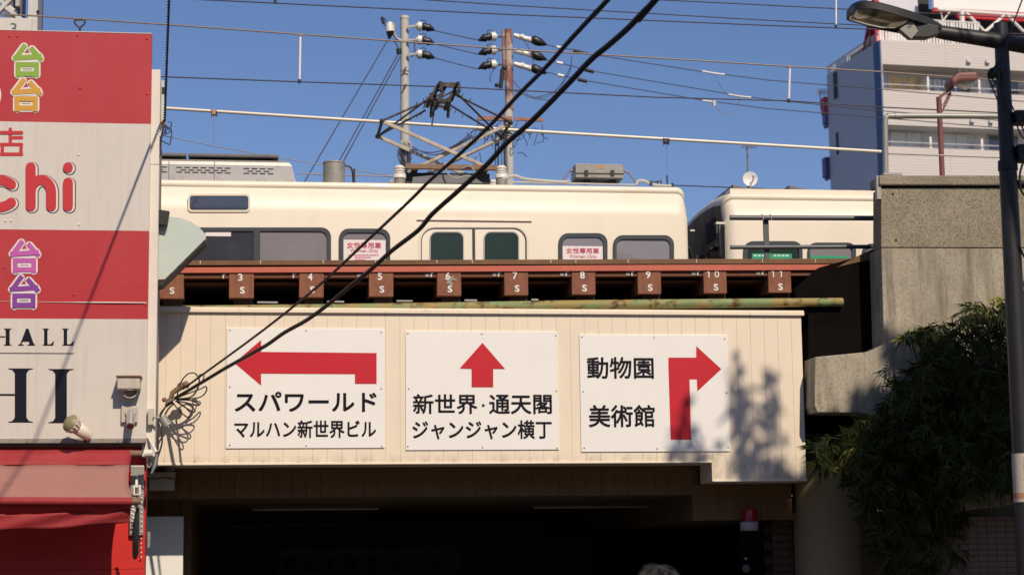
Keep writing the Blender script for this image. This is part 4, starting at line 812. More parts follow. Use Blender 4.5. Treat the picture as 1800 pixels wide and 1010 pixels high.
# pale green hood beside the signboard
hd_ = thing('lamp_hood', P(300, 490, -0.95), 'pale green quarter round metal hood with dark underside beside the signboard', 'lamp hood')
pts = [(268, 492), (290, 490), (362, 419), (361, 411), (350, 399), (336, 390), (318, 383), (300, 381), (268, 381)]
MB().pprism(pts, -1.0, -0.985).build('side_plate', M['hood_green'], hd_)
b = MB()
for (u0, v0), (u1, v1) in zip(pts[2:-1], pts[3:]): b.prism([P(u0, v0, -0.984), P(u1, v1, -0.984), P(u1, v1 + 1.8, -0.984), P(u0, v0 + 1.8, -0.984)], (0, 0.32, 0))
b.build('curved_cover', M['hood_green'], hd_)
MB().pprism([(268, 503), (284, 501), (360, 427), (362, 420.5), (290, 491.5), (268, 493.5)], -0.984, -0.66).build('dark_rim', M['hood_black'], hd_)
MB().pprism([(266, 366), (298, 371), (294, 396), (266, 391)], -1.10, -1.02).build('bracket', M['hood_black'], hd_)

# awning and red shop front
aw = thing('awning', P(110, 800, YS), 'faded red fabric awning with a drooping valance under the signboard', 'awning')
YW = YS + 0.25
def cloth(rows, m, name, nx=26, amp=0.006, x0=-170, thick=0.003):
    b = MB(); vs = []; nr = len(rows)
    for j, (v, x1, y) in enumerate(rows):
        for i in range(nx + 1):
            u = x0 + (x1 - x0) * i / nx
            q = P(u, v(u) if callable(v) else v, y); q.y += amp * math.sin(u * 0.045 + j * 0.9) + amp * 0.6 * math.sin(u * 0.11 + j * 0.4); vs.append(q)
    n = nx + 1
    b.add(vs, [(j * n + i, (j + 1) * n + i, (j + 1) * n + i + 1, j * n + i + 1) for j in range(nr - 1) for i in range(nx)], True)
    o = b.build(name, m, aw); s = o.modifiers.new('thick', 'SOLIDIFY'); s.thickness = thick; return o
rows = []
for j in range(5): rows.append((790 + 26.5 * j / 4, 233 - 5 * j / 4, YS - 0.06 - 0.18 * j / 4))
cloth(rows, M['awning_red'], 'canopy_top', amp=0.010)
rows = []
for j in range(7):
    t = j / 6; rows.append(((lambda u, t=t: 816.5 + t * (58 + 0.006 * u)), 228 - 4 * math.sin(math.pi * t) + 6 * t * t, YS - 0.24 - 0.42 * t))
cloth(rows, M['awning_faded'], 'canopy_panel', amp=0.010)
MB().tube([P(-170, 873, YS - 0.665), P(232, 877, YS - 0.665)], 0.009, 8).build('hem_piping', M['paint_white'], aw)
b = MB(); b.tube([P(-170, 880, YS - 0.66), P(233, 881, YS - 0.66)], 0.042, 16); b.build('front_bar_cover', M['awning_red'], aw)
rows = []
for j in range(7):
    t = j / 6; rows.append(((lambda u, t=t: 903 - 0.004 * max(0, u) - 8 * (max(0, u) / 230) ** 2 + t * (29 - 0.025 * max(u, 0))), 228, YS - 0.60 + 0.02 * t))
cloth(rows, M['awning_red'], 'valance', amp=0.014)
rows = [(884, 230, YS - 0.60), (890, 230, YS - 0.60), (903, 229, YS - 0.59)]
cloth(rows, M['wall_red'], 'valance_upper', amp=0.004)
b = MB(); b.tube([P(228, 797, YS - 0.08), P(250, 797, YS - 0.08)], 0.036, 14); b.build('roller', M['rust_beam'], aw)
b = MB(); b.tube([P(253, 797, YS - 0.08), P(268, 796, YS - 0.08)], 0.042, 16); b.build('gear_drum', M['porcelain'], aw)
b = MB(); b.tube([P(233, 880.5, YS - 0.66), P(247, 880, YS - 0.66)], 0.034, 14); b.build('bar_end', M['rust_beam'], aw)
pl = MB(); pl.box((X(229, 850, YW - 0.06), YW - 0.06, Z(240, 940, YW)), (X(253, 850, YW - 0.06), YW - 0.01, Z(240, 818, YW))); pl.build('wall_plate', M['silver'], aw, bevel=0.006)
b = MB()
for k in range(9):
    q = P(249, 866 + k * 8.5, YW - 0.065); b.ball(q, 0.010, 8, 6)
for k in range(5):
    q = P(248, 946 + k * 8, YW - 0.04); b.ball(q, 0.010, 8, 6)
b.build('plate_bolt', M['porcelain'], aw)
b = MB(); b.bar(P(240, 842, YW - 0.10), P(240, 858, YW - 0.12), 0.025).bar(P(236, 852, YW - 0.16), P(236, 870, YW - 0.18), 0.014).bar(P(246, 852, YW - 0.16), P(246, 870, YW - 0.18), 0.014).bar(P(234, 853, YW - 0.16), P(248, 853, YW - 0.16), 0.014).bar(P(234, 868, YW - 0.18), P(248, 868, YW - 0.18), 0.014)
b.build('arm_clevis', M['porcelain'], aw)
b = MB(); b.tube([P(242, 892, YS - 0.60), P(239, 930, YS - 0.45), P(238, 972, YS - 0.25), P(237, 980, YS - 0.20)], [0.018, 0.036, 0.032, 0.02], 12); b.build('folding_arm', M['rail_grey'], aw)
b = MB(); 
for u, v0, v1 in ((231, 888, 945), (234, 890, 930)):
    for k in range(int((v1 - v0) / 7)): b.ball(P(u + (k % 2) * 2, v0 + k * 7, YS - 0.4), 0.014, 8, 5)
b.build('arm_chain', M['porcelain'], aw)
b = MB(); b.tube([P(276, 798, YS - 0.05), P(273, 815, YS - 0.10), P(266, 832, YS - 0.14)], [0.018, 0.028, 0.014], 12); b.build('crank_arm', M['rail_grey'], aw)
b = MB(); b.tube([P(260, 766, YS + 0.08), P(275, 795, YS - 0.03)], [0.012, 0.02], 10); b.build('crank_rod', M['porcelain'], aw)
b = MB(); b.tube(spline([P(u, v, YS - 0.03) for u, v in ((259, 812), (259, 818), (262, 821), (265, 816), (265, 808))]), 0.007, 6); b.build('hook', M['galv'], aw)
fr = sh
MB().box((xl_s, YW, 0), (X(255, 950, YW), YW + 0.2, Z(240, 999, YW) - 0.002)).box((xl_s, YW, Z(240, 999, YW) + 0.002), (X(255, 950, YW), YW + 0.2, Z(200, 782, YW))).build('red_front', M['wall_red'], fr)
t = MB(); text(t, '大', 228, 1003, 236, 1022, YW - 0.003, 0.02); text(t, 'ス', 241, 1003, 249, 1020, YW - 0.003, 0.02); t.build('kana_lettering', M['letter_red'], fr)
MB().pbox(259, 934, 264, 962, YS + 0.9, YS + 1.0).build('side_bracket', M['unit_grey'], fr, bevel=0.004)
# white panel and metal ledge right of the shop
YP = 1.0
MB().pbox(250, 907, 317, 1800, YP, YP + 0.15).build('white_panel', M['sign_white'], label='plain white upright panel beside the shop, half in shade', cat='panel', origin=(X(290, 950, YP), YP, 0), bevel=0.006)
lg = thing('utility_box', P(285, 845, 0.15), 'weathered beige metal box below the left end of the fascia', 'box')
MB().pbox(262, 839, 306, 860, 0.30, 0.6).build('body', M['utility_beige'], lg, bevel=0.006)
MB().pbox(260, 829, 307, 838, 0.24, 0.62).build('lid', M['utility_beige'], lg, bevel=0.004)
MB().pbox(291, 816, 306, 828, 0.35, 0.5).build('upper_block', M['utility_beige'], lg, bevel=0.004)

# ------------------------------------------------------------------ near cables
def wire(name, label, cat, pts, r, m, group=None, seg=8, part=None):
    o = MB().tube(pts, r, seg).build(name, M[m], label=label, cat=cat, group=group, origin=pts[0]); return o
def ncable(pix, ya, yb, wig, seed):
    rn = random.Random(seed); L = 0; out = []; acc = [0]
    for a, b in zip(pix, pix[1:]): acc.append(acc[-1] + math.hypot(b[0] - a[0], b[1] - a[1]))
    for (u, v), s in zip(pix, acc):
        f = s / acc[-1]; d0 = ya - CAM.y; d1 = yb - CAM.y; dd = 1 / ((1 - f) / d0 + f / d1) ; out.append(P(u + rn.uniform(-wig, wig), v, CAM.y + dd))
    out.append(out[-1] + (out[-1] - out[-2]).normalized() * 9)
    return spline(out, 5)
g = 'thick black service cables rising from the bracket'
thin = [(322, 683), (352, 661), (460, 582), (560, 502), (640, 428), (720, 353), (755, 318), (800, 278), (860, 222), (910, 168), (960, 118), (1010, 62), (1070, -2), (1150, -90)]
thick = [(306, 700), (340, 680), (375, 660), (400, 645), (440, 622), (470, 605), (500, 584), (540, 562), (575, 536), (610, 507), (650, 475), (690, 440), (735, 405), (760, 376), (800, 340), (835, 308), (862, 282), (890, 252), (925, 222), (958, 190), (1005, 142), (1040, 105), (1072, 78), (1104, 50), (1128, 25), (1155, -4), (1230, -90)]
p_ = ncable(thin, -0.30, -9.5, 0.0, 1); n = len(p_)
wire('service_cable', 'thinner straight black cable, upper of the two crossing the train diagonally', 'cable', p_, [0.011 + 0.009 * i / n for i in range(n)], 'black_rubber', g, 10)
p_ = ncable(thick, -0.32, -9.5, 1.0, 2); n = len(p_)
wire('service_cable', 'thicker wavy black cable, lower of the two crossing the train diagonally', 'cable', p_, [0.018 + 0.006 * i / n for i in range(n)], 'black_rubber', g, 10)
cbk = thing('cable_bracket', P(300, 700, -0.3), 'rusty clamp with coiled black cable loops at the fascia left end', 'cable clamp')
b = MB(); b.tube([P(291, 706, -0.3), P(300, 702, -0.3), P(303, 690, -0.3), P(316, 681, -0.3), P(330, 672, -0.3)], [0.018, 0.03, 0.028, 0.035, 0.03], 10); b.ball(P(318, 678, -0.3), 0.042, 10, 7).ball(P(327, 676, -0.31), 0.04, 10, 7).ball(P(289, 702, -0.28), 0.028, 8, 6); b.build('insulator_clamp', M['rust_beam'], cbk)
b = MB()
for u, v in ((299, 702), (304, 699), (309, 696)):
    q = P(u, v, -0.31); b.tube([q + Vector((0.05 * math.cos(t), 0.05 * math.sin(t), 0.05 * math.cos(t) * 0.9 if False else -0.02 + 0.035 * math.cos(t))) for t in [2 * math.pi * k / 12 for k in range(13)]], 0.008, 6)
b.build('binding', M['unit_grey'], cbk)
loops = [[(310, 700), (318, 672), (330, 657), (343, 656), (350, 668), (346, 684), (335, 697), (312, 701)], [(312, 698), (340, 682), (356, 668), (358, 658), (350, 660), (350, 676), (338, 696), (314, 700)], [(312, 698), (350, 684), (362, 679), (362, 688), (350, 698), (318, 701)], [(310, 702), (335, 703), (351, 706), (350, 711), (338, 710), (312, 704)], [(310, 704), (328, 708), (342, 720), (340, 723), (326, 716), (311, 706)], [(304, 708), (318, 724), (330, 733), (336, 731), (336, 726), (322, 712), (311, 705)], [(308, 705), (322, 706), (346, 712), (349, 709), (330, 702), (312, 701)]]
for k, l in enumerate(loops):
    q = [P(u, v, -0.30 - 0.05 * math.sin(i * 0.9 + k)) for i, (u, v) in enumerate(l)]
    MB().tube(spline(q, 6), 0.0075, 6).build('cable_loop', M['black_rubber'], cbk)
for k, pts in enumerate(([(304, 706), (290, 716), (281, 730), (277, 752), (278, 775), (276, 800), (268, 822)], [(306, 708), (296, 718), (289, 732), (284, 752), (285, 776), (279, 798), (271, 818)], [(296, 708), (286, 722), (279, 740), (275, 770), (274, 795)])):
    MB().tube(spline([P(u, v, -0.30 - 0.10 * i / 5) for i, (u, v) in enumerate(pts)], 6), 0.010, 8).build('drop_cable', M['black_rubber'], cbk)
# twisted wire from the shop corner up toward the street
S0 = P(289, 214, YS + 0.25); 
Tt = P(40, 830, YS)
best = None
for k in range(10, 900):
    q = Tt + SUN * (k * 0.01); u, v = proj(S0.lerp(q, 0.5)); 
    a = S0; lo = None
    for j in range(1, 60):
        w = a.lerp(q, j / 60); pu, pv_ = proj(w)
        if pv_ < 0: lo = pu; break
    if lo is not None and (best is None or abs(lo - 297) < best[0]): best = (abs(lo - 297), q, k)
TW = best[1] if best else P(300, -500, -5)
TWE = S0 + (TW - S0) * 1.6
tw = thing('twisted_wire', S0, 'dark twisted pair wire rising from the shop corner into the sky', 'wire')
for ph in (0, math.pi):
    pts = []; L = (TWE - S0).length; n = int(L / 0.014); ax = (TWE - S0).normalized(); v1 = ax.orthogonal().normalized(); v2 = ax.cross(v1)
    for i in range(n + 1):
        t = i / n; a = ph + t * L / 0.10 * 2 * math.pi; pts.append(S0.lerp(TWE, t) + (v1 * math.cos(a) + v2 * math.sin(a)) * 0.0095)
    MB().tube(pts, 0.0075, 5).build('strand', M['wire_dark'], tw)
b = MB(); b.ball(S0 - Vector((0.03, 0, 0)), 0.025, 8, 6).bar(S0 - Vector((0.10, 0, 0.0)), S0, 0.02); b.build('insulator', M['clamp_orange'], tw)
for k, pts in enumerate(([(290, 218), (296, 228), (301, 222), (301, 216), (296, 214)], [(290, 220), (299, 226), (302, 232), (299, 252), (297, 254), (285, 248)], [(289, 220), (292, 232), (284, 238), (281, 246), (283, 258)], [(288, 222), (286, 236), (283, 250), (282, 262), (284, 268), (279, 280), (277, 290)], [(288, 222), (283, 240), (281, 258), (282, 270), (277, 282)], [(291, 224), (290, 236), (298, 232), (301, 230)])):
    MB().tube(spline([P(u, v, YS + 0.2 - 0.02 * k) for u, v in pts], 6), 0.006, 6).build('loose_end', M['wire_dark'], tw)
b = MB(); b.tube([P(281, 228, YS + 0.2), P(281, 240, YS + 0.2)], 0.02, 8); b.build('guide_knob', M['porcelain'], tw)

# ------------------------------------------------------------------ white lattice gantry behind the signboard
YG = 5.0
ga = thing('lattice_gantry', P(40, 400, YG + 0.4), 'white lattice steel overhead line gantry with number plate behind the signboard', 'gantry')
b = MB(); b.pbox(39, -120, 56, 1000, YG, YG + 0.12).pbox(-200, -120, -180, 1000, YG, YG + 0.12); b.build('post', M['truss_white'], ga)
b = MB(); b.pbox(57.5, -120, 64, 1000, YG + 0.7, YG + 0.85); b.build('post', M['shed_dark'], ga)
b = MB()
for (u, v, u2, v2, w) in ((-40, 60, 40, -22, 0.10), (8, 12, 39, 36, 0.07), (-30, -30, 12, 12, 0.07), (-180, 60, -60, -60, 0.1)): b.bar(P(u, v, YG + 0.02), P(u2, v2, YG + 0.02), w, 0.05)
b.build('lattice_bar', M['truss_white'], ga)
b = MB(); b.bar(P(14, 10, YG + 0.3), P(30, 22, YG + 0.3), 0.04).bar(P(58, 50, YG + 0.3), P(63, 14, YG + 0.3), 0.03).bar(P(56, 30, YG + 0.2), P(63, 12, YG + 0.4), 0.03); b.build('brace_rod', M['porcelain'], ga)
b = MB(); b.pbox(9, -60, 40, 32, YG + 0.5, YG + 0.9); b.build('inner_column', M['shed_dark'], ga)
b = MB(); b.pbox(28, -60, 35, 11, YG + 0.3, YG + 0.45); b.build('insulator_post', M['pole_grey'], ga)
MB().pbox(-60, 31, 55, 120, YG - 0.05, YG - 0.003).build('number_plate', M['plate_white'], ga, bevel=0.004)
t = MB(); text(t, '3', 18, 41, 29, 60, YG - 0.054, -0.01); t.build('numeral', M['screw'], ga)
b = MB(); b.bar(P(65, 22, YG), P(68, 20, YG), 0.03).bar(P(67, 19, YG), P(67, 25, YG), 0.03); b.build('wire_clamp', M['wire_dark'], ga)

# ------------------------------------------------------------------ overhead line wires
YO = 3.35          # over the near track
def pxwire(name, label, pix, y, r, m, group='overhead line wires above the railway', sg=0.0, seg=6, y2=None):
    pts = [P(u, v, y + ((y2 - y) * i / (len(pix) - 1) if y2 is not None else 0)) for i, (u, v) in enumerate(pix)]
    if name != 'return_wire' and pix[-1][0] > 1800: pts = [pts[0] + (pts[0] - pts[1]).normalized() * 12] + pts + [pts[-1] + (pts[-1] - pts[-2]).normalized() * 14]
    return wire(name, label, 'overhead wire', pts, r, m, group, seg)
pxwire('messenger_wire', 'bronze twisted messenger wire clipped to the lifting eye and two long droppers', [(-80, 22), (67, 28.5), (300, 44), (527, 60.5), (900, 87), (1200, 105), (1387, 117), (1560, 127), (1900, 152)], YO, 0.0105, 'wire_bronze')
pxwire('contact_wire', 'dark contact wire touching the pantograph head', [(-80, 118), (283, 135), (527, 144), (787, 153), (900, 158.5), (1150, 171), (1387, 177.5), (1560, 189), (1900, 205)], YO, 0.0085, 'wire_dark')
pxwire('messenger_wire', 'upper dark wire crossing the top of the sky, with one short clip at its left', [(200, -9), (300, -3), (485, 6), (900, 26), (1350, 45), (1540, 52), (1900, 70)], 7.9, 0.010, 'wire_dark')
pxwire('contact_wire', 'second dark wire from the top running just above its twin to the lamp head', [(640, -8), (735, -1), (900, 10), (1350, 36), (1540, 46), (1900, 66)], 7.9, 0.009, 'wire_dark')
pxwire('messenger_wire', 'topmost dark wire entering the sky right of the black cables', [(1050, -8), (1160, 0), (1350, 9.5), (1500, 17), (1900, 38)], 7.9, 0.0095, 'wire_dark')
pxwire('messenger_wire', 'thin grey wire sloping down from the shop corner behind the roof unit to the pantograph', [(270, 235), (376, 257), (505, 280), (700, 311)], 4.6, 0.006, 'wire_grey')
pxwire('return_wire', 'dark wire running low behind the dish above the second train car roof', [(1150, 325), (1195, 326), (1330, 331), (1460, 338), (1600, 347)], 6.5, 0.009, 'wire_dark')
for k, (u, v0, u2, v1, y, lab) in enumerate(((528, 60, 526.5, 144, YO, 'white dropper rod between overhead wires at left of the grey pole'), (1388.5, 116, 1386.5, 178, YO, 'white dropper rod between overhead wires left of the pale tower'), (1469.5, -25, 1469.5, 48, 7.9, 'white dropper rod hanging from the top edge left of the street lamp head'))):
    d = thing('dropper', P(u, v0, y), lab, 'dropper', 'white dropper rods between overhead wires')
    MB().tube([P(u, v0, y), P(u2, v1, y)], 0.016, 8).build('rod', M['paint_white'], d)
    MB().tube([P(u2, v1 - 4, y), P(u2, v1 + 2, y)], 0.022, 8).build('wire_clip', M['wire_dark'], d)
    if v0 > 0: MB().bar(P(u - 5, v0 + 1, y - 0.01), P(u + 5, v0 + 1.5, y - 0.01), 0.03).build('wire_clip', M['wire_bronze'], d)
d = thing('dropper', P(483.5, 0, 7.9), 'small dark clip on the top wire left of the grey pole', 'clip', None); MB().tube([P(483.5, -30, 7.9), P(483.7, 4, 7.9)], 0.012, 8).build('rod', M['wire_dark'], d); MB().tube([P(483.7, -1, 7.9), P(483.7, 6.5, 7.9)], 0.022, 8).build('wire_clip', M['wire_dark'], d)
cl = thing('wire_clamp', P(140, 34, YO), 'brass clamp on the messenger wire at the lifting eye', 'clamp'); b = MB(); b.bar(P(135, 34, YO - 0.01), P(144, 34.6, YO - 0.01), 0.03).bar(P(138, 37, YO - 0.02), P(138, 39, YO - 0.02), 0.02).bar(P(142, 37, YO - 0.02), P(142, 39, YO - 0.02), 0.02); b.build('clamp', M['lamp_olive'], cl)
# pale feeder bar
fb = thing('feeder_bar', P(900, 230, 5.2), 'pale straight feeder bar running across behind the pantograph', 'feeder bar')
MB().tube([P(150, 181, 5.2), P(286, 190, 5.2), P(620, 211, 5.2), P(1000, 234.5, 5.2), P(1310, 252.5, 5.2), P(1549, 266.5, 5.2)], 0.024, 10).build('bar', M['feeder_pale'], fb)
for u, v, m, lw in ((376.5, 198, 'clamp_orange', 5), (1171, 248, 'wire_dark', 5)):
    o = MB().box((X(u - lw, v, 5.2), 5.16, Z(u, v + 4.5, 5.2)), (X(u + lw, v, 5.2), 5.24, Z(u, v - 4, 5.2))).build('bar_clamp', M[m], fb, bevel=0.006)
    b = MB(); b.tube([P(u - 4.5, v - 6, 5.15), P(u - 4.5, v + 8, 5.15)], 0.006, 6).tube([P(u + 4, v - 2, 5.15), P(u + 4, v + 7, 5.15)], 0.010, 6); b.build('clamp_bolt', M['wire_dark'], o)
for u, v, v2, lab in ((375, 203, 266, 'thin hanging wire under the orange clamp at left'), (1171.5, 254, 318, 'thin hanging wire with a weight under the dark clamp')):
    h = thing('hanging_wire', P(u, v, 5.2), lab, 'wire', 'thin wires hanging from the feeder bar'); MB().tube([P(u, v, 5.2), P(u + 1.2, v2, 5.2)], 0.0035, 5).build('strand', M['wire_grey'], h)
    if u > 1000: MB().tube([P(1172.5, 309, 5.2), P(1172.7, 322, 5.2)], [0.014, 0.008], 8).build('weight', M['wire_dark'], h)

# ------------------------------------------------------------------ utility poles behind the train
YPOL = 20.0
def insulator(root, u, v, s, y):                                  # a strain insulator with white bell and black sleeve, reaching to side s
    b = MB(); b.tube([P(u, v, y), P(u + s * 4, v + 0.3, y)], [0.05, 0.085], 12).tube([P(u + s * 3, v + .3, y), P(u + s * 10, v + 0.8, y)], [0.105, 0.105], 12).tube([P(u + s * 9, v + .8, y), P(u + s * 11, v + 1, y)], [0.07, 0.06], 12)
    o = b.build('insulator', M['porcelain'], root)
    b = MB(); b.tube([P(u + s * 10, v + 1, y), P(u + s * 14, v + 1.3, y), P(u + s * 18, v + 2, y), P(u + s * 22, v + 3, y), P(u + s * 27, v + 5, y), P(u + s * 33, v + 7.5, y)], [0.06, 0.095, 0.07, 0.095, 0.06, 0.02], 12)
    b.build('insulator_sleeve', M['black_rubber'], o)
    b = MB(); b.tube(spline([P(u + s * 2, v - 5, y), P(u + s * 8, v - 9, y), P(u + s * 16, v - 10, y), P(u + s * 19, v, y)]), 0.010, 5); b.build('jumper', M['wire_dark'], o)
up1 = thing('utility_pole', (X(711, 300, YPOL), YPOL, 0), 'smooth pale grey concrete utility pole behind the pantograph', 'utility pole', 'utility poles behind the train')
q0, q1 = P(714, 330, YPOL), P(711, 32, YPOL)
MB().tube([(q1.x, YPOL, 0), (q1.x, YPOL, q1.z * 0.5), (q1.x, YPOL, q1.z)], [0.14, 0.115, 0.095], 20).build('shaft', M['pole_grey'], up1)
MB().cyl((q1.x, YPOL, q1.z - 0.02), (q1.x, YPOL, q1.z + 0.04), 0.106, 0.100, 20).build('cap', M['camera_beige'], up1)
YI = YPOL - 0.15
for v in (46, 70, 95): insulator(up1, 731, v, 1, YI); MB().bar(P(716, v + 1, YI), P(732, v, YI), 0.045).bar(P(716, v + 4, YI), P(728, v + 1, YI), 0.03).build('bracket', M['galv'], up1)
b = MB(); b.tube(spline([P(u, v, YI) for u, v in ((706, 72), (698, 68), (693, 58), (693, 42))]), 0.035, 8); b.build('side_arm', M['galv'], up1)
b = MB(); b.tube([P(685, 40, YI), P(685, 48, YI), P(686, 56, YI)], [0.07, 0.09, 0.10], 12); b.build('insulator', M['porcelain'], up1)
b = MB(); b.tube([P(686, 56, YI), P(684, 69, YI)], [0.10, 0.02], 12).tube([P(671, 32, YI), P(675, 42, YI)], 0.035, 8).tube([P(701, 86, YI), P(702, 95, YI)], 0.06, 8); b.build('insulator_sleeve', M['black_rubber'], up1)
b = MB()
for pts in ([(686, 45), (680, 38), (672, 30), (671, 34), (676, 44), (684, 55)], [(700, 94), (698, 80), (690, 70)], [(728, 72), (729, 88), (726, 98), (721, 99), (717, 95)]): b.tube(spline([P(u, v, YI) for u, v in pts]), 0.014, 5)
for v in (122, 152, 213): b.bar(P(709, v + 4, YI), P(714, v - 4, YI), 0.03)
b.bar(P(704, 125, YI), P(720, 125, YI), 0.02); b.build('pole_fitting', M['wire_dark'], up1)
b = MB(); rn = random.Random(3)
for k in range(16):
    u = 703 + rn.uniform(0, 20); b.tube(spline([P(712 + rn.uniform(-6, 6), 248 + rn.uniform(0, 8), YI), P(u - 3, 262, YI), P(u + rn.uniform(-5, 5), 280, YI), P(704 + rn.uniform(0, 16), 300, YI)]), 0.010, 4)
b.build('cable_bunch', M['wire_dark'], up1)
b = MB()
for k in range(9): b.bar(P(706 + k * 1.6, 247 + (k * 7) % 11, YI - 0.05), P(708 + k * 1.8, 255 + (k * 5) % 9, YI - 0.05), 0.07)
b.build('junction_cluster', M['galv'], up1)
up2 = thing('utility_pole', (X(893, 300, YPOL), YPOL, 0), 'rust red and white peeling utility pole with cross arms', 'utility pole', 'utility poles behind the train')
q1 = P(891.5, 52, YPOL)
MB().tube([(q1.x, YPOL, 0), (q1.x, YPOL, Z(893, 195, YPOL)), (q1.x, YPOL, Z(893, 194, YPOL))], [0.12, 0.105, 0.104], 18).build('lower_shaft', M['pole_grey'], up2)
MB().tube([(q1.x + 0.03, YPOL, Z(893, 194, YPOL)), (q1.x + 0.03, YPOL, q1.z)], [0.098, 0.085], 18).build('upper_shaft', M['pole_rust'], up2)
MB().box((q1.x - 0.12, YPOL - 0.04, Z(885, 140, YPOL)), (q1.x - 0.058, YPOL + 0.04, q1.z - 0.02)).build('side_channel', M['pole_rust'], up2, bevel=0.01)
for v in (64, 88, 113): insulator(up2, 874, v, -1, YI); MB().bar(P(872, v + 1, YI), P(884, v + 1, YI), 0.03).build('bracket', M['pan_dark'], up2)
for v, v2 in ((62, 68), (89, 94), (112, 118)):
    b = MB(); b.tube([P(903, v, YI), P(916, v2 - 2, YI), P(932, v2 + 2, YI)], [0.05, 0.06, 0.06], 10).ball(P(918, v2 - 2.5, YI), 0.07).ball(P(931, v2 + 2, YI), 0.07); o = b.build('insulator', M['porcelain'], up2)
    b = MB(); b.tube([P(932, v2 + 1, YI), P(938, v2 + 2, YI), P(944, v2 + 5, YI), P(950, v2 + 7, YI), P(961, v2 + 11, YI)], [0.05, 0.10, 0.10, 0.09, 0.02], 10); b.build('insulator_sleeve', M['black_rubber'], o)
b = MB(); b.bar(P(840, 208, YI), P(900, 209, YI), 0.08, 0.09).bar(P(905, 209, YI), P(955, 211, YI), 0.06, 0.07); b.build('cross_arm', M['arm_rust'], up2)
b = MB(); b.bar(P(838, 228, YI), P(950, 231, YI), 0.03); b.build('cross_arm', M['pan_dark'], up2)
b = MB(); b.tube([P(883, 122, YI), P(880, 155, YI)], 0.045, 8).ball(P(884, 134, YI), 0.04).ball(P(886, 120, YI), 0.06).ball(P(873, 150, YI), 0.05); b.build('cutout_switch', M['hood_black'], up2)
b = MB(); rn = random.Random(5)
for k in range(34):
    u0, v0 = rn.uniform(838, 955), 210 + rn.uniform(0, 20); u1 = u0 + rn.uniform(-25, 25); b.tube(spline([P(u0, v0, YI - 0.1), P((u0 + u1) / 2 + rn.uniform(-8, 8), v0 + rn.uniform(8, 30), YI - 0.1), P(u1, v0 + rn.uniform(0, 35), YI - 0.1)]), 0.011, 4)
for k in range(9):
    u = 872 + k * 2.6; b.tube(spline([P(u, 225, YI), P(u + rn.uniform(-5, 5), 260, YI), P(u + rn.uniform(-4, 4), 300, YI)]), 0.011, 4)
for pts in ([(900, 140), (916, 158), (936, 170), (962, 170), (985, 150), (1003, 118)], [(905, 160), (935, 172), (962, 176), (972, 176)], [(913, 62), (930, 85), (938, 112)], [(868, 122), (862, 133), (862, 145)], [(940, 172), (975, 160), (1000, 130), (1005, 100)], [(910, 270), (918, 268), (926, 276)], [(838, 275), (834, 282), (833, 292)], [(843, 268), (845, 280), (848, 292)]):
    b.tube(spline([P(u, v, YI - 0.1) for u, v in pts]), 0.011, 4)
b.build('cable_tangle', M['wire_dark'], up2)
gp = 'power wires strung between the utility poles'
for k, (a, c_) in enumerate(((54, 61), (77, 86), (102, 112))):
    wire('power_wire', ('uppermost', 'middle', 'lowest')[k] + ' of three short power wires strung between the two utility poles', 'power wire', sag(P(762, a - 0.5, YI), P(843, c_ + 10, YI), 0.006), 0.011, 'wire_dark', gp)
for k, pix in enumerate(([(961, 79), (983, 84), (1010, 88), (1060, 99), (1240, 127), (1350, 141), (1560, 158), (1700, 170)], [(961, 106), (983, 111), (1040, 125), (1280, 165), (1350, 175), (1560, 196), (1760, 212)], [(961, 127), (985, 133), (1030, 142), (1240, 177), (1350, 191), (1560, 208), (1700, 220)])):
    wire('power_wire', ('uppermost', 'middle', 'lowest')[k] + ' of three long power wires leaving the rusty pole to the right', 'power wire', [P(u, v, YI) for u, v in pix] + [P(*pix[-1], YI) + (P(*pix[-1], YI) - P(*pix[-2], YI)).normalized() * 14], 0.0105, 'wire_dark', gp)
    s_ = thing('wire_sleeve', P(pix[1][0], pix[1][1], YI), ('uppermost', 'middle', 'lowest')[k] + ' white tag and dark sleeve on the wires right of the rusty pole', 'sleeve', 'sleeves on the power wires')
    u, v = pix[1]; MB().tube([P(u - 5, v - 1.3, YI), P(u + 6, v + 1.2, YI)], 0.035, 8).build('white_tag', M['paint_white'], s_)
    u, v = ((1016, 91), (1036, 124.5), (1024, 141.5))[k]; MB().tube([P(u - 8, v - 2, YI), P(u + 8, v + 2, YI)], [0.045, 0.04], 8).build('dark_sleeve', M['pan_dark'], s_)
sp_ = thing('wire_splice', P(1260, 130, YI), 'white bypass loops clipped across the three long power wires', 'splice')
b = MB(); b.tube([P(1234, 125.5, YI), P(1254, 129, YI), P(1274, 131.5, YI)], 0.022, 6); b.build('clip', M['paint_white'], sp_)
MB().tube([P(1280, 166, YI), P(1300, 169.5, YI), P(1320, 171.5, YI)], 0.022, 6).build('clip', M['paint_white'], sp_)
MB().tube([P(1235, 177, YI), P(1252, 179, YI)], 0.02, 6).tube([P(1255, 177.6, YI), P(1255, 187, YI)], [0.05, 0.03], 8).build('clip', M['paint_white'], sp_)
b = MB()
b = MB(); b.tube(spline([P(u, v, YI) for u, v in ((1258, 130), (1264, 147), (1278, 166))]), 0.009, 5).tube(spline([P(u, v, YI) for u, v in ((1257, 186), (1268, 197), (1281, 200), (1294, 192), (1301, 171))]), 0.009, 5); b.build('loop', M['wire_grey'], sp_)
for k, (a, c_) in enumerate((((682, 70), (535, 320)), ((700, 95), (576, 320)), ((703, 100), (584, 320)))):
    wire('guy_wire', ('leftmost', 'middle', 'rightmost')[k] + ' of three slanting stay wires left of the grey pole', 'stay wire', [P(*a, YI), P(*c_, YI - 2)], 0.012, 'wire_dark', 'slanting stay wires of the grey pole')
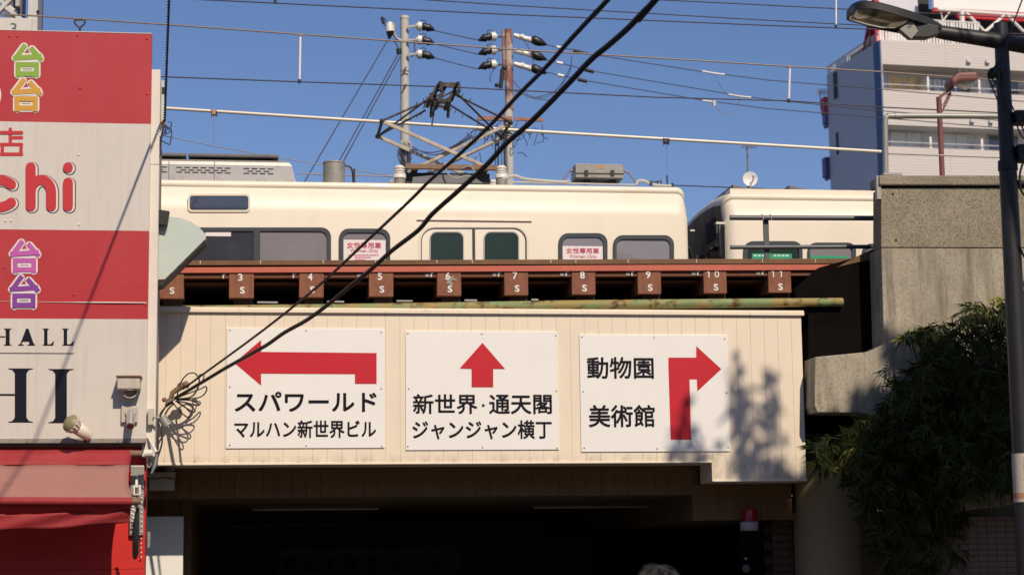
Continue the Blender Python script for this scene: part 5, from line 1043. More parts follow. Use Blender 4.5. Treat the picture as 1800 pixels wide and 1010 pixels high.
for k, pix in enumerate(([(725, 262), (760, 268), (800, 255), (838, 225)], [(722, 256), (745, 268), (775, 270), (830, 238)], [(718, 258), (740, 274), (765, 277), (832, 240)])):
    wire('slack_cable', ('upper', 'middle', 'lower')[k] + ' slack cable drooping between the two utility poles', 'cable', spline([P(u, v, YI) for u, v in pix]), 0.012, 'wire_dark', 'slack cables between the utility poles')

# satellite dish on a mast
ds = thing('satellite_dish', (X(1320, 330, 9), 9, 0), 'small round white satellite dish with an aerial on its mast above the second train car', 'satellite dish')
q = P(1320, 314, 9); 
MB().tube([(q.x - 0.02, 9.1, 0), (q.x - 0.02, 9.1, Z(1318, 256, 9))], 0.018, 8).build('mast', M['wire_grey'], ds)
b = MB(); b.lathe(q + Vector((0, 0.06, 0)), (-0.12, -1, 0.06), [(0, 0.02), (0.005, 0.08), (0.02, 0.122), (0.024, 0.125), (0.022, 0.118), (0.008, 0.07), (0.004, 0.0)], 28); b.build('reflector', M['paint_white'], ds)
b = MB(); b.tube([q + Vector((0, -0.02, -0.10)), q + Vector((0, -0.16, -0.03)), q + Vector((0, -0.16, 0.0))], 0.008, 6).bar(q + Vector((-0.02, -0.17, 0.0)), q + Vector((0.03, -0.17, 0.005)), 0.03).bar(P(1320, 320, 8.9), P(1319, 332, 8.9), 0.03); b.build('feed_arm', M['galv'], ds)
b = MB(); zq = Z(1318, 257, 9)
b.tube([(q.x - 0.12, 9.05, zq), (q.x + 0.12, 9.05, zq + 0.01)], 0.005, 5)
for k in range(6): b.tube([(q.x - 0.11 + k * 0.045, 8.9, zq - 0.002), (q.x - 0.11 + k * 0.045, 9.2, zq + 0.004)], 0.004, 5)
b.build('aerial', M['wire_grey'], ds)

# ------------------------------------------------------------------ pale apartment tower
YTW = 62.0
K = P(1548, 70, YTW); th = R(5.2)
U = Vector((math.cos(th), math.sin(th), 0)); Wd = Vector((-math.sin(th), math.cos(th), 0))
def uf(px, py):                                                     # pixel -> (u, z) on the tower's front plane
    d = ray(px, py); n = Wd; t = (K - CAM).dot(n) / d.dot(n); p = CAM + d * t; return (p - K).dot(U), p.z
dep = 1.0
for k in range(400):
    if proj(K + Wd * (k * 0.1))[0] <= 1455.5: dep = k * 0.1; break
ap = thing('apartment_tower', (K.x, K.y, 0), 'pale tiled apartment tower with open balconies and a blue corner stripe', 'apartment building')
def tb(u0, u1, w0, w1, z0, z1, b):
    c = K + U * ((u0 + u1) / 2) + Wd * ((w0 + w1) / 2); c.z = (z0 + z1) / 2
    return b.obox(c, (U, Wd, Vector((0, 0, 1))), (abs(u1 - u0) / 2, abs(w1 - w0) / 2, abs(z1 - z0) / 2))
UR = 14.0; ztop = K.z
zc1t, zc1b = uf(1560, 113)[1], uf(1560, 156)[1]; zc2t, zc2b = uf(1560, 219)[1], uf(1560, 257)[1]
du = 0.0; u_open = uf(1552, 130)[0]
BD = 1.1
b = MB(); tb(0.25, UR, BD, dep, 0, ztop - 0.05, b); b.build('core', M['tower_inner'], ap)
b = MB(); tb(0.0, UR, 0, BD, zc1t, ztop, b); tb(0.0, UR, 0, 0.16, zc2t, zc1b, b); tb(0, UR, 0, 0.16, 0, zc2b, b); tb(0, u_open, 0.165, BD, 0, zc1t - 0.003, b); tb(0, u_open, 0, 0.163, zc1b + 0.003, zc1t - 0.003, b); tb(0, u_open, 0, 0.163, zc2b + 0.003, zc2t - 0.003, b)
b.build('front_wall', M['siding'], ap)
b = MB(); tb(u_open, UR, 0.17, BD, zc2t - 0.0, zc2t + 0.35, b); tb(u_open, UR, 0.17, BD, zc1b - 1.1, zc1b - 0.9, b); tb(u_open, UR, 0.17, BD, zc2b - 1.1, zc2b - 0.9, b); b.build('balcony_slab', M['tower_inner'], ap)
b = MB(); tb(-0.04, -0.003, 0.75, dep, 0, ztop - 0.02, b); b.build('side_wall', M['tower_side'], ap)
b = MB(); tb(-0.06, -0.003, 0.0, 0.747, 0, ztop - 0.02, b); b.build('blue_stripe', M['tower_blue'], ap)
for pz0, pz1, w0, w1 in ((160, 207, dep * 0.78, dep * 0.87), (266, 304, dep * 0.80, dep * 0.86)):
    w = MB(); za = 1.6 + (K.z - 1.6) * (1000 - pz1) / 930 * 1.10; zb2 = 1.6 + (K.z - 1.6) * (1000 - pz0) / 930 * 1.10
    tb(-0.06, -0.045, w0, w1, za, zb2, w); o = w.build('side_window', M['hood_black'], ap)
    f = MB(); tb(-0.075, -0.05, w0 - 0.06, w0, za - 0.1, zb2 + 0.06, f); tb(-0.075, -0.05, w0, w1, zb2, zb2 + 0.06, f); f.build('window_frame', M['tower_inner'], o)
def ufd(px, py, w):
    d = ray(px, py); o = K + Wd * w; t = (o - CAM).dot(Wd) / d.dot(Wd); p = CAM + d * t; return (p - K).dot(U), p.z
def fwin(px0, py0, px1, py1, m, name='window', split=True):
    u0, z1 = ufd(px0, py0, BD); u1, z0 = ufd(px1, py1, BD)
    f = MB(); fr_ = 0.06
    tb(u0 - fr_, u1 + fr_, BD - 0.06, BD - 0.003, z1, z1 + fr_, f); tb(u0 - fr_, u1 + fr_, BD - 0.06, BD - 0.003, z0 - fr_, z0, f); tb(u0 - fr_, u0, BD - 0.06, BD - 0.003, z0, z1, f); tb(u1, u1 + fr_, BD - 0.06, BD - 0.003, z0, z1, f)
    if split: tb((u0 + u1) / 2 - 0.03, (u0 + u1) / 2 + 0.03, BD - 0.06, BD - 0.003, z0, z1, f)
    o = f.build(name, M['frame_alu'], ap)
    p_ = MB(); tb(u0, u1, BD - 0.03, BD - 0.004, z0, z1, p_); p_.build('pane' if m != 'board_wood' else 'board', M[m], o)
fwin(1562, 134, 1618, 170, 'board_wood', 'boarded_window')
fwin(1640, 138, 1652, 172, 'curtain', 'window', False); fwin(1653, 138, 1705, 172, 'pane'); fwin(1738, 140, 1790, 174, 'pane')
fwin(1565, 233, 1621, 275, 'curtain'); fwin(1658, 236, 1702, 277, 'curtain'); fwin(1736, 238, 1790, 279, 'pane')
for px in (1634, 1724, 1815):
    for za, zb2 in ((zc1b - 0.9, zc1t), (zc2b - 0.9, zc2t)):
        u = uf(px, 140)[0]; b = MB(); tb(u - 0.05, u + 0.05, 0.17, BD - 0.003, za, zb2 - 0.45, b); b.build('balcony_partition', M['paint_white'], ap)
b = MB()
for zz_ in (zc1b, zc2b): tb(u_open, UR, 0.05, 0.10, zz_ + 0.22, zz_ + 0.25, b)
b.build('balcony_rail', M['frame_alu'], ap)
b = MB()
for px, py in ((1702, 108), (1735, 109), (1708, 213), (1741, 214)):
    u, z = uf(px, py); tb(u - 0.10, u + 0.10, -0.14, -0.003, z - 0.08, z + 0.08, b)
b.build('vent_cap', M['frame_alu'], ap)
b = MB()
for k in range(5):
    u = 2.35 + k * 0.22; tb(u, u + 0.15, 0.5, 0.53, zc1b + 0.25, zc1b + 0.75, b)
b.build('laundry', M['shed_dark'], ap)
# roof edge railing of the tower, its antennas and small side signs
b = MB(); tb(-0.02, 0.02, 0.2, dep, ztop + 0.36, ztop + 0.41, b)
for k in range(24): w = 0.3 + k * (dep - 0.5) / 23; tb(-0.02, 0.02, w, w + 0.13, ztop, ztop + 0.36, b)
b.build('roof_railing', M['paint_white'], ap)
b = MB(); tb(-0.02, 0.02, 0.35, dep * 0.55, ztop + 0.02, ztop + 0.18, b); b.build('roof_flower_box', M['clamp_orange'], ap)
b = MB()
for k in range(34): u = 0.1 + k * 0.15; tb(u, u + (0.09 if k % 4 else 0.12), 0.35, 0.39, ztop, ztop + 1.15, b)
tb(0, 5.2, 0.33, 0.41, ztop + 1.15, ztop + 1.2, b); b.build('roof_railing', M['paint_white'], ap)
b = MB()
for u in (0.35, 0.45, 2.2, 2.9, 3.0): tb(u, u + 0.09, 0.42, 0.46, ztop, ztop + 1.15, b)
b.build('red_picket', M['paint_red'], ap)
BH = 3.0
bb = thing('steel_bracing', K + Vector((0.5, 3, 0)), 'red braced steelwork on the apartment tower roof edge', 'bracing')
b = MB(); q0 = K + Wd * (dep * 0.30); q1 = K + Wd * (dep * 0.06); q0.z = q1.z = ztop; up_ = Vector((0, 0, 1))
b.bar(q0, q1 + up_ * 2.4, 0.14).bar(q1, q1 + up_ * 2.4, 0.16).bar(q0.lerp(q1, 0.5), q0.lerp(q1, 0.5) + up_ * 1.2, 0.10); b.build('red_brace', M['paint_red'], bb)
b = MB(); b.prism([q0 + Vector((0.1, 0, 0)), q1 + Vector((0.1, 0, 0)), q1 + Vector((0.1, 0, 2.2))], (0.06, 0, 0)); b.build('infill_sheet', M['sign_red'], bb)
sd = thing('rooftop_shed', K + U * 1.5 + Wd * 2, 'dark blue grey machine room on the tower roof behind the lamp head', 'roof shed')
u0, u1 = ufd(1521, 30, 3.2)[0], uf(1656, 30)[0]; b = MB(); tb(u0, u1, 2.5, 3.2, ztop, ztop + 6, b); b.build('wall', M['tower_side'], sd)
b = MB(); tb(u1 + 0.003, u1 + 0.5, 2.4, 6, ztop, ztop + 6, b); b.build('duct', M['hood_black'], sd)
b = MB(); tb(uf(1559, 20)[0], uf(1566, 20)[0], 2.2, 2.45, ztop, ztop + 6, b); b.build('flue_pipe', M['paint_white'], sd)
rb = thing('rooftop_billboard', K + U * 6 + Wd * 2, 'red and white striped rooftop billboard on a white pipe truss', 'billboard')
zB0 = uf(1700, 12)[1]
ub = uf(1658, 10)[0]
b = MB(); tb(ub, UR, 1.0, 1.2, uf(1658, 9.5)[1], uf(1658, 3)[1], b); tb(ub + 1.2, UR, 1.0, 1.2, uf(1658, 18)[1], uf(1658, 10)[1] - 0.01, b); o = b.build('red_board', M['sign_red'], rb)
b = MB(); tb(ub, UR, 0.99, 1.2, uf(1658, 2.9)[1], uf(1658, -60)[1], b); b.build('white_board', M['sign_white'], rb)
b = MB(); V3 = lambda u, w, z: K + U * u + Wd * w + Vector((0, 0, z - K.z))
uL = uf(1658, 11)[0]; zt1 = uf(1700, 13)[1]
b.tube([V3(uL, 0.6, zt1), V3(UR, 0.6, zt1 - 0.15)], 0.085, 8)
for px0, py0, px1, py1 in ((1700, 12, 1703, 55), (1708, 16, 1741, 50), (1775, 22, 1733, 58), (1782, 22, 1810, 50), (1664, 16, 1672, 52), (1680, 14, 1668, 30)):
    (a0, z0), (a1, z1) = uf(px0, py0), uf(px1, py1); r = 0.13 if px0 == 1700 else 0.075 if px0 > 1700 else 0.035; b.tube([V3(a0, 0.6, z0), V3(a1, 0.6, z1)], r, 8)
b.build('truss', M['paint_white'], rb)
b = MB(); tb(uL, UR, 2.5, 2.7, ztop, zt1 + 0.6, b); b.build('back_louvre', M['hood_black'], rb)
an = thing('side_sign', K + Wd * dep, 'narrow red projecting sign on the far left edge of the apartment tower', 'sign')
b = MB(); q = K + Wd * (dep + 0.2); 
def at_px(px0, py0, px1, py1, b, Y):
    a, c = P(px0, py1, Y), P(px1, py0, Y); return b.box((a.x, Y, a.z), (c.x, Y + 0.5, c.z))
YE = (K + Wd * dep).y
at_px(1449, 170, 1455.3, 199, b, YE); b.build('board', M['paint_red'], an)
b = MB(); at_px(1451, 199.2, 1457, 216, b, YE); at_px(1453, 217, 1458, 222, b, YE); b.build('lower_board', M['paint_purple'], an)
b = MB()
for (x0, y0, x1, y1) in ((1451, 276, 1452.4, 310), (1457, 276, 1458.4, 310), (1452.5, 276, 1457, 277.5), (1452.5, 308, 1457, 310), (1455, 310.3, 1460, 314)): at_px(x0, y0, x1, y1, b, YE)
b.build('bracket_frame', M['paint_purple'], an)
ta = thing('tv_aerial', P(1445, 200, YE), 'faint comb shaped television aerial left of the apartment tower', 'aerial')
b = MB()
for k in range(8): u = 1435 + k * 2.8; b.tube([P(u, 156, YE), P(u, 168, YE)], 0.02, 4)
b.tube([P(1433, 162, YE), P(1458, 163, YE)], 0.02, 4).tube([P(1441, 160, YE), P(1443, 195, YE)], 0.025, 4); b.build('comb', M['wire_grey'], ta)

# ------------------------------------------------------------------ street lamps
YLP = -5.0
lp = thing('street_lamp', (X(1800, 1000, YLP), YLP, 0), 'tall dark street lamp with a cobra head close to the camera at right', 'street lamp')
pb, pt = P(1803, 1010, YLP), P(1762, 42, YLP)
xp = P(1775, 400, YLP).x + 0.0
zj = Z(1775, 292, YLP)
MB().tube([(xp + 0.015, YLP, 0), (xp + 0.01, YLP, zj - 0.02)], [0.098, 0.082], 24).build('lower_pole', M['lamp_pole'], lp)
MB().tube([(xp + 0.01, YLP, zj - 0.02), (xp + 0.008, YLP, Z(1762, 42, YLP))], [0.072, 0.064], 24).build('upper_pole', M['lamp_pole'], lp)
MB().tube([(xp + 0.01, YLP, zj - 0.04), (xp + 0.01, YLP, zj + 0.05)], [0.092, 0.088], 24).build('pole_collar', M['hood_black'], lp)
b = MB(); b.tube([P(1636, 54, YLP - 0.02), P(1660, 58, YLP - 0.02), P(1765, 74, YLP - 0.02), P(1900, 98, YLP - 0.02)], [0.055, 0.065, 0.075, 0.075], 18); b.build('arm', M['lamp_pole'], lp)
# cobra head: a flattened tapering shell
hb = MB(); ln_ = MB(); sec = [(1498, 25, 0.03, 0.03), (1501, 21, 0.10, 0.06), (1508, 17, 0.17, 0.075), (1520, 14.5, 0.22, 0.08), (1545, 17, 0.25, 0.08), (1580, 27, 0.25, 0.085), (1615, 38, 0.21, 0.085), (1640, 46, 0.14, 0.07), (1656, 52, 0.08, 0.05)]
sec = [tuple(v) for v in spline([Vector(a) for a in sec], 4)]
prof = [(-1, 0), (-1.0, 0.75), (-0.90, 1.0), (-0.4, 1.25), (0, 1.3), (0.4, 1.25), (0.90, 1.0), (1.0, 0.75), (1, 0), (0.93, 0), (0.90, 0.25), (-0.90, 0.25), (-0.93, 0)]
vs = []; ns = len(prof)
for (u, v, w, h) in sec:
    q = P(u, v, YLP - w)
    vs += [(q.x, YLP + w * a, q.z + h * c) for a, c in prof]
hb.add(vs, [(i * ns + k, i * ns + (k + 1) % ns, (i + 1) * ns + (k + 1) % ns, (i + 1) * ns + k) for i in range(len(sec) - 1) for k in range(ns)])
hb.add(vs[:ns], [tuple(reversed(range(ns)))]); hb.add(vs[-ns:], [tuple(range(ns))])
ho = hb.build('lamp_head', M['lamp_head'], lp, bevel=0.004)
vs = []; ns = 13
for i, (u, v, w) in enumerate(((1504, 21, 0.10), (1510, 18, 0.16), (1522, 16.5, 0.19), (1545, 19.5, 0.215), (1570, 26, 0.215), (1590, 32, 0.19), (1602, 36, 0.13))):
    q = P(u, v, YLP - w); dp = 0.05 * math.sin(math.pi * (i + 0.25) / 6.5)
    vs += [(q.x, YLP + w * math.sin(R(-90 + 180 * k / (ns - 1))), q.z + 0.012 - dp * math.cos(R(-90 + 180 * k / (ns - 1)))) for k in range(ns)]
ln_.add(vs, [(i * ns + k, i * ns + k + 1, (i + 1) * ns + k + 1, (i + 1) * ns + k) for i in range(6) for k in range(ns - 1)], True)
ln_.build('lens', M['lamp_lens'], ho)
b = MB(); b.pprism([(1583, 50), (1605, 36), (1650, 45), (1652, 60), (1632, 66), (1602, 66)], YLP - 0.17, YLP - 0.06); b.build('gear_box', M['lamp_head'], ho, bevel=0.01)
b = MB(); b.pprism([(1582, 51), (1604, 36.5), (1614, 55), (1602, 68.5)], YLP - 0.185, YLP - 0.171); b.build('box_cover', M['lamp_box'], ho)
b = MB(); b.pbox(1596, 46, 1597.5, 50, YLP - 0.19, YLP - 0.186).pbox(1600, 44.5, 1601.5, 48, YLP - 0.19, YLP - 0.186); b.build('cover_slot', M['hood_black'], ho)
b = MB(); b.ball(P(1755, 120, YLP - 0.12), 0.045).ball(P(1748, 128, YLP - 0.12), 0.05).ball(P(1743, 134, YLP - 0.12), 0.03); b.build('cable_clamp', M['hood_black'], lp)
b = MB()
for pts in ([(1808, -30), (1780, 45), (1765, 90), (1750, 112)], [(1750, 118), (1738, 125), (1740, 145), (1748, 150), (1755, 130)], [(1745, 122), (1737, 134), (1746, 158), (1760, 190), (1776, 225)], [(1735, 130), (1752, 148), (1775, 180), (1790, 210), (1810, 250)], [(1790, 205), (1788, 220), (1796, 240), (1810, 248)]):
    b.tube(spline([P(u, v, YLP - 0.14) for u, v in pts]), 0.007, 6)
b.build('cable', M['black_rubber'], lp)
MB().pbox(1787, 193, 1830, 214, YLP - 0.1, YLP + 0.1).build('control_box', M['hood_black'], lp, bevel=0.01)
MB().pbox(1791, 253, 1830, 282, YLP - 0.1, YLP + 0.05).build('control_box', M['hood_black'], lp, bevel=0.01)
MB().pbox(1790, 316, 1830, 324, YLP - 0.06, YLP + 0.05).build('pole_band', M['hood_black'], lp, bevel=0.01)
b = MB(); b.tube(spline([P(u, v, YLP - 0.08) for u, v in ((1800, 282), (1793, 305), (1795, 335), (1812, 352))]), 0.010, 6).tube(spline([P(u, v, YLP - 0.08) for u, v in ((1790, 430), (1800, 450), (1812, 470))]), 0.010, 6); b.build('cable', M['black_rubber'], lp)
q = P(1797, 830, YLP); b = MB(); b.cyl((xp + 0.014, YLP, Z(1797, 882, YLP)), (xp + 0.014, YLP, Z(1797, 797, YLP)), 0.0995, 0.0985, 24); st_o = b.build('sticker_band', M['camera_beige'], lp)
b = MB(); b.cyl((xp + 0.014, YLP, Z(1797, 876, YLP)), (xp + 0.014, YLP, Z(1797, 866, YLP)), 0.1003, 0.1003, 24); b.build('orange_band', M['clamp_orange'], st_o)
def pole_text(s, u0, v0, u1, v1, m):
    v, f = glyphs(s, 0.015); a0 = min(a for a, b in v); a1 = max(a for a, b in v); b0 = min(b for a, b in v); b1 = max(b for a, b in v)
    z0, z1 = Z(1797, v1, YLP), Z(1797, v0, YLP); x0, x1 = X(u0, v1, YLP), X(u1, v1, YLP); o = MB()
    vs = []
    for a, b in v:
        x = x0 + (x1 - x0) * (a - a0) / (a1 - a0); z = z0 + (z1 - z0) * (b - b0) / (b1 - b0); dx = max(-0.097, min(0.097, x - xp - 0.014)); vs.append((xp + 0.014 + dx, YLP - math.sqrt(0.1012 ** 2 - dx * dx), z))
    o.add(vs, f); return o.build('lettering', m, st_o)
pole_text('R', 1793, 815, 1802, 829, M['letter_red']); pole_text('3', 1793, 831, 1802, 845, M['letter_red']); pole_text('北', 1792, 801, 1801, 810, M['screw'])
# reddish lamp behind the abutment
YL2 = 2.4
l2 = thing('street_lamp', (X(1656, 300, YL2), YL2, 0), 'rusty red street lamp with ornamental bracket behind the concrete abutment', 'street lamp')
MB().tube([(X(1656, 300, YL2), YL2, 0), (X(1656, 300, YL2), YL2, Z(1653, 171, YL2))], 0.036, 14).build('pole', M['lamp_red'], l2)
b = MB(); b.bar(P(1649, 173, YL2), P(1672, 156, YL2), 0.04).bar(P(1671, 157, YL2), P(1676, 140, YL2), 0.05).bar(P(1656, 197, YL2), P(1671, 162, YL2), 0.02)
for k in range(4): q = P(1660 + k * 3, 185 - k * 6, YL2); b.tube([q + Vector((0.022 * math.cos(t), 0, 0.022 * math.sin(t))) for t in [R(30 * j) for j in range(13)]], 0.007, 5)
b.build('bracket', M['lamp_red'], l2)
b = MB(); b.pprism([(1672, 140), (1684, 127), (1719, 126), (1721, 138), (1716, 141), (1688, 142), (1676, 150)], YL2 - 0.16, YL2 + 0.16); b.build('lamp_head', M['lamp_red'], l2, bevel=0.03)
b = MB(); q = P(1696, 143, YL2); b.ball(q, 0.15, 18, 10, (1.0, 0.9, 0.72)); b.build('lamp_globe', M['lamp_glass'], l2)
b = MB()
for u in (1687, 1698, 1712): b.tube([P(u, 127, YL2), P(u, 120, YL2)], 0.004, 4)
b.build('bird_spike', M['galv'], l2)

# ------------------------------------------------------------------ bamboo and trees
def inside(pt, poly):
    x, y = pt; c = False; n = len(poly)
    for i in range(n):
        (x1, y1), (x2, y2) = poly[i], poly[(i + 1) % n]
        if (y1 > y) != (y2 > y) and x < (x2 - x1) * (y - y1) / (y2 - y1) + x1: c = not c
    return c
def leaf(b, p, d, L, w, rn):
    d = d.normalized(); a = d.cross(Vector((rn.uniform(-1, 1), rn.uniform(-1, 1), rn.uniform(-0.4, 1)))).normalized(); nrm = a.cross(d)
    m = p + d * L * 0.45 + nrm * L * 0.04; e = p + d * L - Vector((0, 0, L * 0.10))
    b.add([p, m + a * w / 2, e, m - a * w / 2], [(0, 1, 2), (0, 2, 3)])
def spray(b, p, rn, L, n, droop):
    base = Vector((rn.uniform(-1, 1), rn.uniform(-1.1, 0.3), rn.uniform(-droop, 0.35)))
    for k in range(n):
        d = base.normalized() + Vector((rn.uniform(-0.8, 0.8), rn.uniform(-0.8, 0.8), rn.uniform(-0.9, 0.35)))
        leaf(b, p + Vector((rn.uniform(-.03, .03), rn.uniform(-.03, .03), rn.uniform(-.03, .03))), d, L * rn.uniform(0.65, 1.2), L * 0.11, rn)
def bamboo(poly, ya, yb, n, label, seed, stems, L=0.19, sunlit=None, droop=1.2):
    rn = random.Random(seed); xs_ = [p[0] for p in poly]; ys_ = [p[1] for p in poly]
    root = thing('bamboo', P(sum(xs_) / len(xs_), max(ys_), (ya + yb) / 2), label, 'bamboo', 'bamboo plants at the abutment foot')
    b = MB(); yb_ = MB(); c = 0
    while c < n:
        u, v = rn.uniform(min(xs_), max(xs_)), rn.uniform(min(ys_), max(ys_))
        if not inside((u, v), poly): continue
        c += 1; p = P(u, v, rn.uniform(ya, yb)); tgt = yb_ if (sunlit and inside((u, v), sunlit) and rn.random() < 0.75) else b
        spray(tgt, p, rn, L, rn.randint(5, 8), droop)
    b.build('foliage', M['leaf'], root)
    if yb_.f: yb_.build('sunlit_foliage', M['leaf_sunlit'], root)
    s = MB()
    for st in stems: s.tube(spline([P(u, v, (ya + yb) / 2 + 0.1 * math.sin(u)) for u, v in st]), 0.011, 6)
    s.build('stem', M['stem'], root)
bamboo([(1640, 600), (1665, 570), (1690, 545), (1700, 552), (1712, 520), (1745, 530), (1760, 512), (1830, 490), (1900, 500), (1900, 870), (1700, 870), (1640, 840), (1600, 760), (1590, 700)], -1.7, -0.55, 1500, 'tall dark bamboo clump leaning against the concrete wall by the lamp pole', 11, [[(1760, 900), (1750, 700), (1735, 560)], [(1700, 880), (1690, 700), (1670, 600)], [(1800, 900), (1800, 650), (1790, 500)]], sunlit=[(1690, 505), (1900, 480), (1900, 560), (1690, 575)])
bamboo([(1588, 590), (1606, 570), (1630, 575), (1655, 568), (1690, 600), (1690, 860), (1600, 960), (1545, 1000), (1535, 940), (1510, 880), (1490, 830), (1505, 775), (1540, 720), (1580, 670), (1610, 640), (1640, 620), (1595, 600)], -1.3, -0.45, 1250, 'broad bamboo clump with arching tip across the bracket and round pillar', 12, [[(1650, 960), (1640, 760), (1600, 590)], [(1620, 960), (1590, 800), (1530, 740)], [(1600, 980), (1570, 860), (1510, 800)]], sunlit=[(1590, 570), (1660, 560), (1650, 590), (1590, 600)])
bamboo([(1428, 775), (1445, 765), (1480, 770), (1490, 745), (1530, 725), (1560, 735), (1560, 800), (1530, 830), (1500, 840), (1470, 815), (1450, 835), (1428, 815)], -0.9, -0.25, 240, 'yellow green drooping bamboo sprig touching the fascia right end', 13, [[(1560, 860), (1500, 780), (1440, 770)]], L=0.17, sunlit=[(1420, 740), (1540, 720), (1500, 860), (1420, 860)], droop=2.0)
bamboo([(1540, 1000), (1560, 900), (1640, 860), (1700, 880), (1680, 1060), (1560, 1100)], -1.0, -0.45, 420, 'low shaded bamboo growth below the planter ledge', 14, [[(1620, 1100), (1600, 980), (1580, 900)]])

def tree(name, label, loc, blobs, nleaf, seed, lsz, group=None):
    rn = random.Random(seed); root = thing(name, loc, label, 'tree', group); L0 = Vector(loc); top = max(b[0].z for b in blobs)
    t = MB(); m_ = L0 + Vector((0.1, 0.05, top * 0.55)); t.tube([L0, L0 + Vector((0.05, 0, top * 0.3)), m_, L0 + Vector((0, 0.1, top * 0.8))], [0.26, 0.2, 0.15, 0.07], 10)
    for q, r, n in blobs: t.tube(spline([L0 + Vector((0.05, 0.03, max(2.5, q.z * rn.uniform(0.5, 0.7)))), L0.lerp(q, 0.5) * 0.3 + Vector((q.x, q.y, q.z - 0.8)) * 0.7, q], 4), ([0.07] * 4 + [0.05] * 4 + [0.02]) if n > 0.6 else ([0.03] * 4 + [0.016] * 4 + [0.006]), 6)
    t.build('trunk', M['bark'], root); b = MB(); tot = sum(n for q, r, n in blobs)
    for q, r, n in blobs:
        for k in range(int(nleaf * n / tot)):
            v = Vector((rn.gauss(0, 1), rn.gauss(0, 1), rn.gauss(0, 0.9))); v = v.normalized() * r * rn.random() ** 0.5
            leaf(b, q + v, Vector((rn.uniform(-1, 1), rn.uniform(-1, 1), rn.uniform(-1, 0.3))), lsz * rn.uniform(0.7, 1.4), lsz * 0.65, rn)
    b.build('crown', M['tree_leaf'], root)

# ------------------------------------------------------------------ person in the street
pp = P(1157, 992, -12.0); ph = pp.z
pe = thing('person', (pp.x, -12.0, 0), 'person with grey hair walking away in front of the dark underpass', 'person')
def skin_body(joints, edges, name, m, parent, sub=2):
    me = bpy.data.meshes.new(name); me.from_pydata([Vector(j[:3]) for j in joints], edges, []); me.materials.append(m)
    o = bpy.data.objects.new(name, me); COL.objects.link(o); o.parent = parent; ROOT[o] = ROOT[parent]
    s = o.modifiers.new('skin', 'SKIN'); sv = me.skin_vertices[0].data if me.skin_vertices else None
    if sv is None: me.skin_vertices.new(); sv = me.skin_vertices[0].data
    for v, j in zip(sv, joints): v.radius = (j[3], j[4] if len(j) > 4 else j[3]); v.use_root = False
    sv[0].use_root = True; u = o.modifiers.new('smooth', 'SUBSURF'); u.levels = sub; u.render_levels = sub; s.use_smooth_shade = True
    return o
k = ph / 1.68
J = [(0, 0, .95, .14, .11), (0, 0, 1.15, .13, .10), (0, -.01, 1.33, .16, .11), (0, 0, 1.43, .06, .06), (0, .01, 1.50, .052), (0, .02, 1.56, .075, .09), (0, .02, 1.62, .07, .085),
     (.17, 0, 1.37, .055), (.22, .02, 1.10, .042), (.21, .10, .87, .032), (.21, .13, .79, .035, .02), (-.17, 0, 1.37, .055), (-.22, -.02, 1.10, .042), (-.21, .02, .86, .032), (-.21, .04, .78, .035, .02),
     (.09, 0, .88, .09), (.10, .05, .49, .062), (.10, -.06, .09, .045), (.10, .06, .04, .04), (-.09, 0, .88, .09), (-.10, -.02, .49, .062), (-.10, .02, .09, .045), (-.10, .14, .04, .04)]
J = [(a[0] * k, a[1] * k, a[2] * k) + tuple(r * k for r in a[3:]) for a in J]
Ed = [(0, 1), (1, 2), (2, 3), (3, 4), (4, 5), (5, 6), (2, 7), (7, 8), (8, 9), (9, 10), (2, 11), (11, 12), (12, 13), (13, 14), (0, 15), (15, 16), (16, 17), (17, 18), (0, 19), (19, 20), (20, 21), (21, 22)]
skin_body(J, Ed, 'body', M['skin'], pe)
skin_body([(0, 0, .78 * k, .19 * k, .15 * k), (0, 0, 1.0 * k, .17 * k, .135 * k), (0, 0, 1.2 * k, .165 * k, .13 * k), (0, -.01, 1.36 * k, .17 * k, .12 * k), (.19 * k, 0, 1.36 * k, .075 * k), (.235 * k, .02 * k, 1.10 * k, .06 * k), (.22 * k, .09 * k, .90 * k, .048 * k), (-.19 * k, 0, 1.36 * k, .075 * k), (-.235 * k, -.02 * k, 1.10 * k, .06 * k), (-.22 * k, .015 * k, .89 * k, .048 * k)], [(0, 1), (1, 2), (2, 3), (3, 4), (4, 5), (5, 6), (3, 7), (7, 8), (8, 9)], 'coat', M['coat_navy'], pe)
hr = MB(); rn = random.Random(4); hc = Vector((pp.x, -12.0 + 0.01, ph - 0.105)); hr.ball(hc, 0.105, 20, 14, (0.86, 1.02, 1.0))
for i in range(500):
    v = Vector((rn.gauss(0, 1), rn.gauss(-0.3, 1), abs(rn.gauss(0.3, 0.8)))).normalized(); p0 = hc + Vector((v.x * .09, v.y * .106, v.z * .103)); tz = (v.cross(Vector((0, 0, 1))).cross(v)).normalized() if abs(v.z) < .98 else Vector((1, 0, 0))
    leaf(hr, p0, -tz + v * 0.35, 0.06, 0.006, rn)
hr.build('hair', M['hair'], pe)

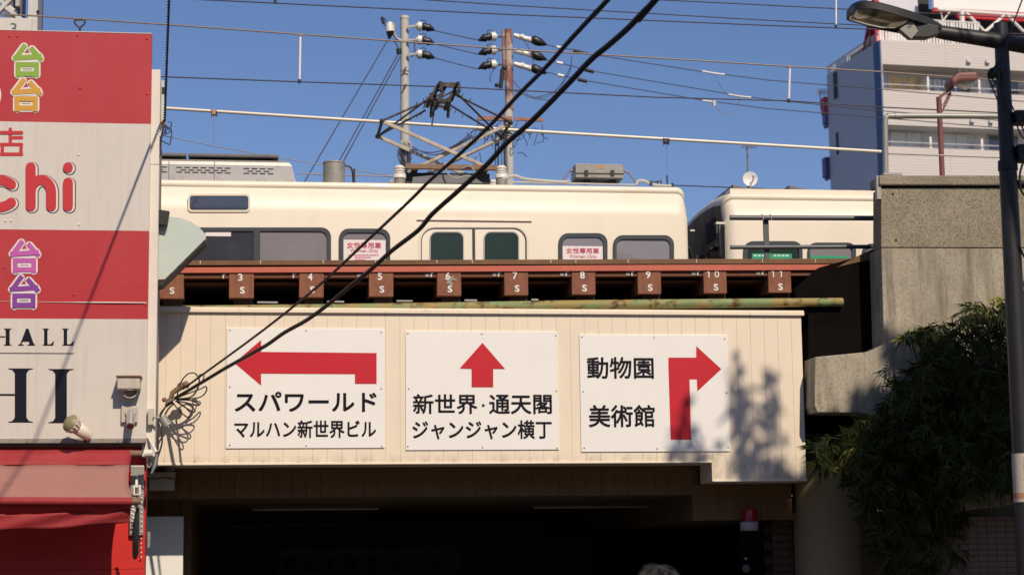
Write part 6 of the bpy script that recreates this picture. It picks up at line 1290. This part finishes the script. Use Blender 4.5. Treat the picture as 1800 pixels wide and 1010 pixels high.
# ------------------------------------------------------------------ the street behind the camera, which shades and reflects
bl = []  # unseen crown clumps, each set sunward of the spot it has to shade
for u, v, r, n in ((1600, 820, 0.75, 7), (1700, 760, 0.8, 8), (1560, 930, 0.75, 7), (1680, 900, 0.8, 8), (1790, 850, 0.8, 8), (1790, 690, 0.75, 7), (1640, 700, 0.6, 5), (1735, 655, 0.5, 4), (1590, 800, 0.42, 3), (1850, 650, 0.5, 4), (1490, 985, 0.5, 3), (1680, 990, 0.7, 6), (1560, 1010, 0.7, 6), (1800, 980, 0.8, 6), (1850, 760, 0.8, 6), (1345, 985, 0.5, 3.5), (1545, 690, 0.26, 1.5), (1560, 640, 0.2, 0.7), (1640, 560, 0.22, 0.7), (1600, 530, 0.12, 0.12)):
    bl.append((P(u, v, -0.8) + SUN * 13.0, r, n))
for u, v, y_, r, n in ((1325, 972, 0.5, 0.36, 2.6), (1320, 915, 0.45, 0.16, 0.8), (1395, 965, 0.8, 0.36, 2.4)):
    bl.append((P(u, v, y_) + SUN * 13.2, r, n))
for u, v, r, n in ((1298, 690, 0.24, 0.15), (1345, 750, 0.22, 0.12), (1308, 790, 0.26, 0.26), (1200, 790, 0.26, 0.20), (1358, 660, 0.18, 0.08), (1195, 735, 0.10, 0.04), (1290, 640, 0.12, 0.04), (1320, 725, 0.2, 0.08)):
    bl.append((P(u, v, 0.0) + SUN * 12.5, r, n))
tb_ = sum((b[0] for b in bl[:12]), Vector()) / 12
tree('street_tree', 'leafy street tree on the near side, out of frame above right', (tb_.x + 1.2, tb_.y - 0.6, 0), bl, 15000, 21, 0.19)
for x0, x1, h, m in ((-30, -11.5, 11.2, 'shop_body'), (-11.3, 2, 12.4, 'wall_beige'), (2.2, 15, 9.5, 'siding'), (15.2, 34, 16, 'concrete')):
    bh = thing('street_building', ((x0 + x1) / 2, -36, 0), {11.2: 'dark rendered building across the street, far left behind the viewer', 12.4: 'beige building across the street directly behind the viewer', 9.5: 'low tiled building across the street, right behind the viewer', 16: 'tall concrete building across the street, far right behind the viewer'}[h], 'building')
    MB().box((x0, -40, 0), (x1, -32, h)).build('wall', M[m], bh)
    for fl_ in range(1, int(h / 3)):
        for k in range(int((x1 - x0) / 2.6)):
            MB().box((x0 + 0.8 + k * 2.6, -32.0 + 0.003, fl_ * 3 + 0.9), (x0 + 2.3 + k * 2.6, -31.95, fl_ * 3 + 2.2)).build('window', M['pane'], bh)

bpy.data.objects.remove(_fo); bpy.data.curves.remove(_font)
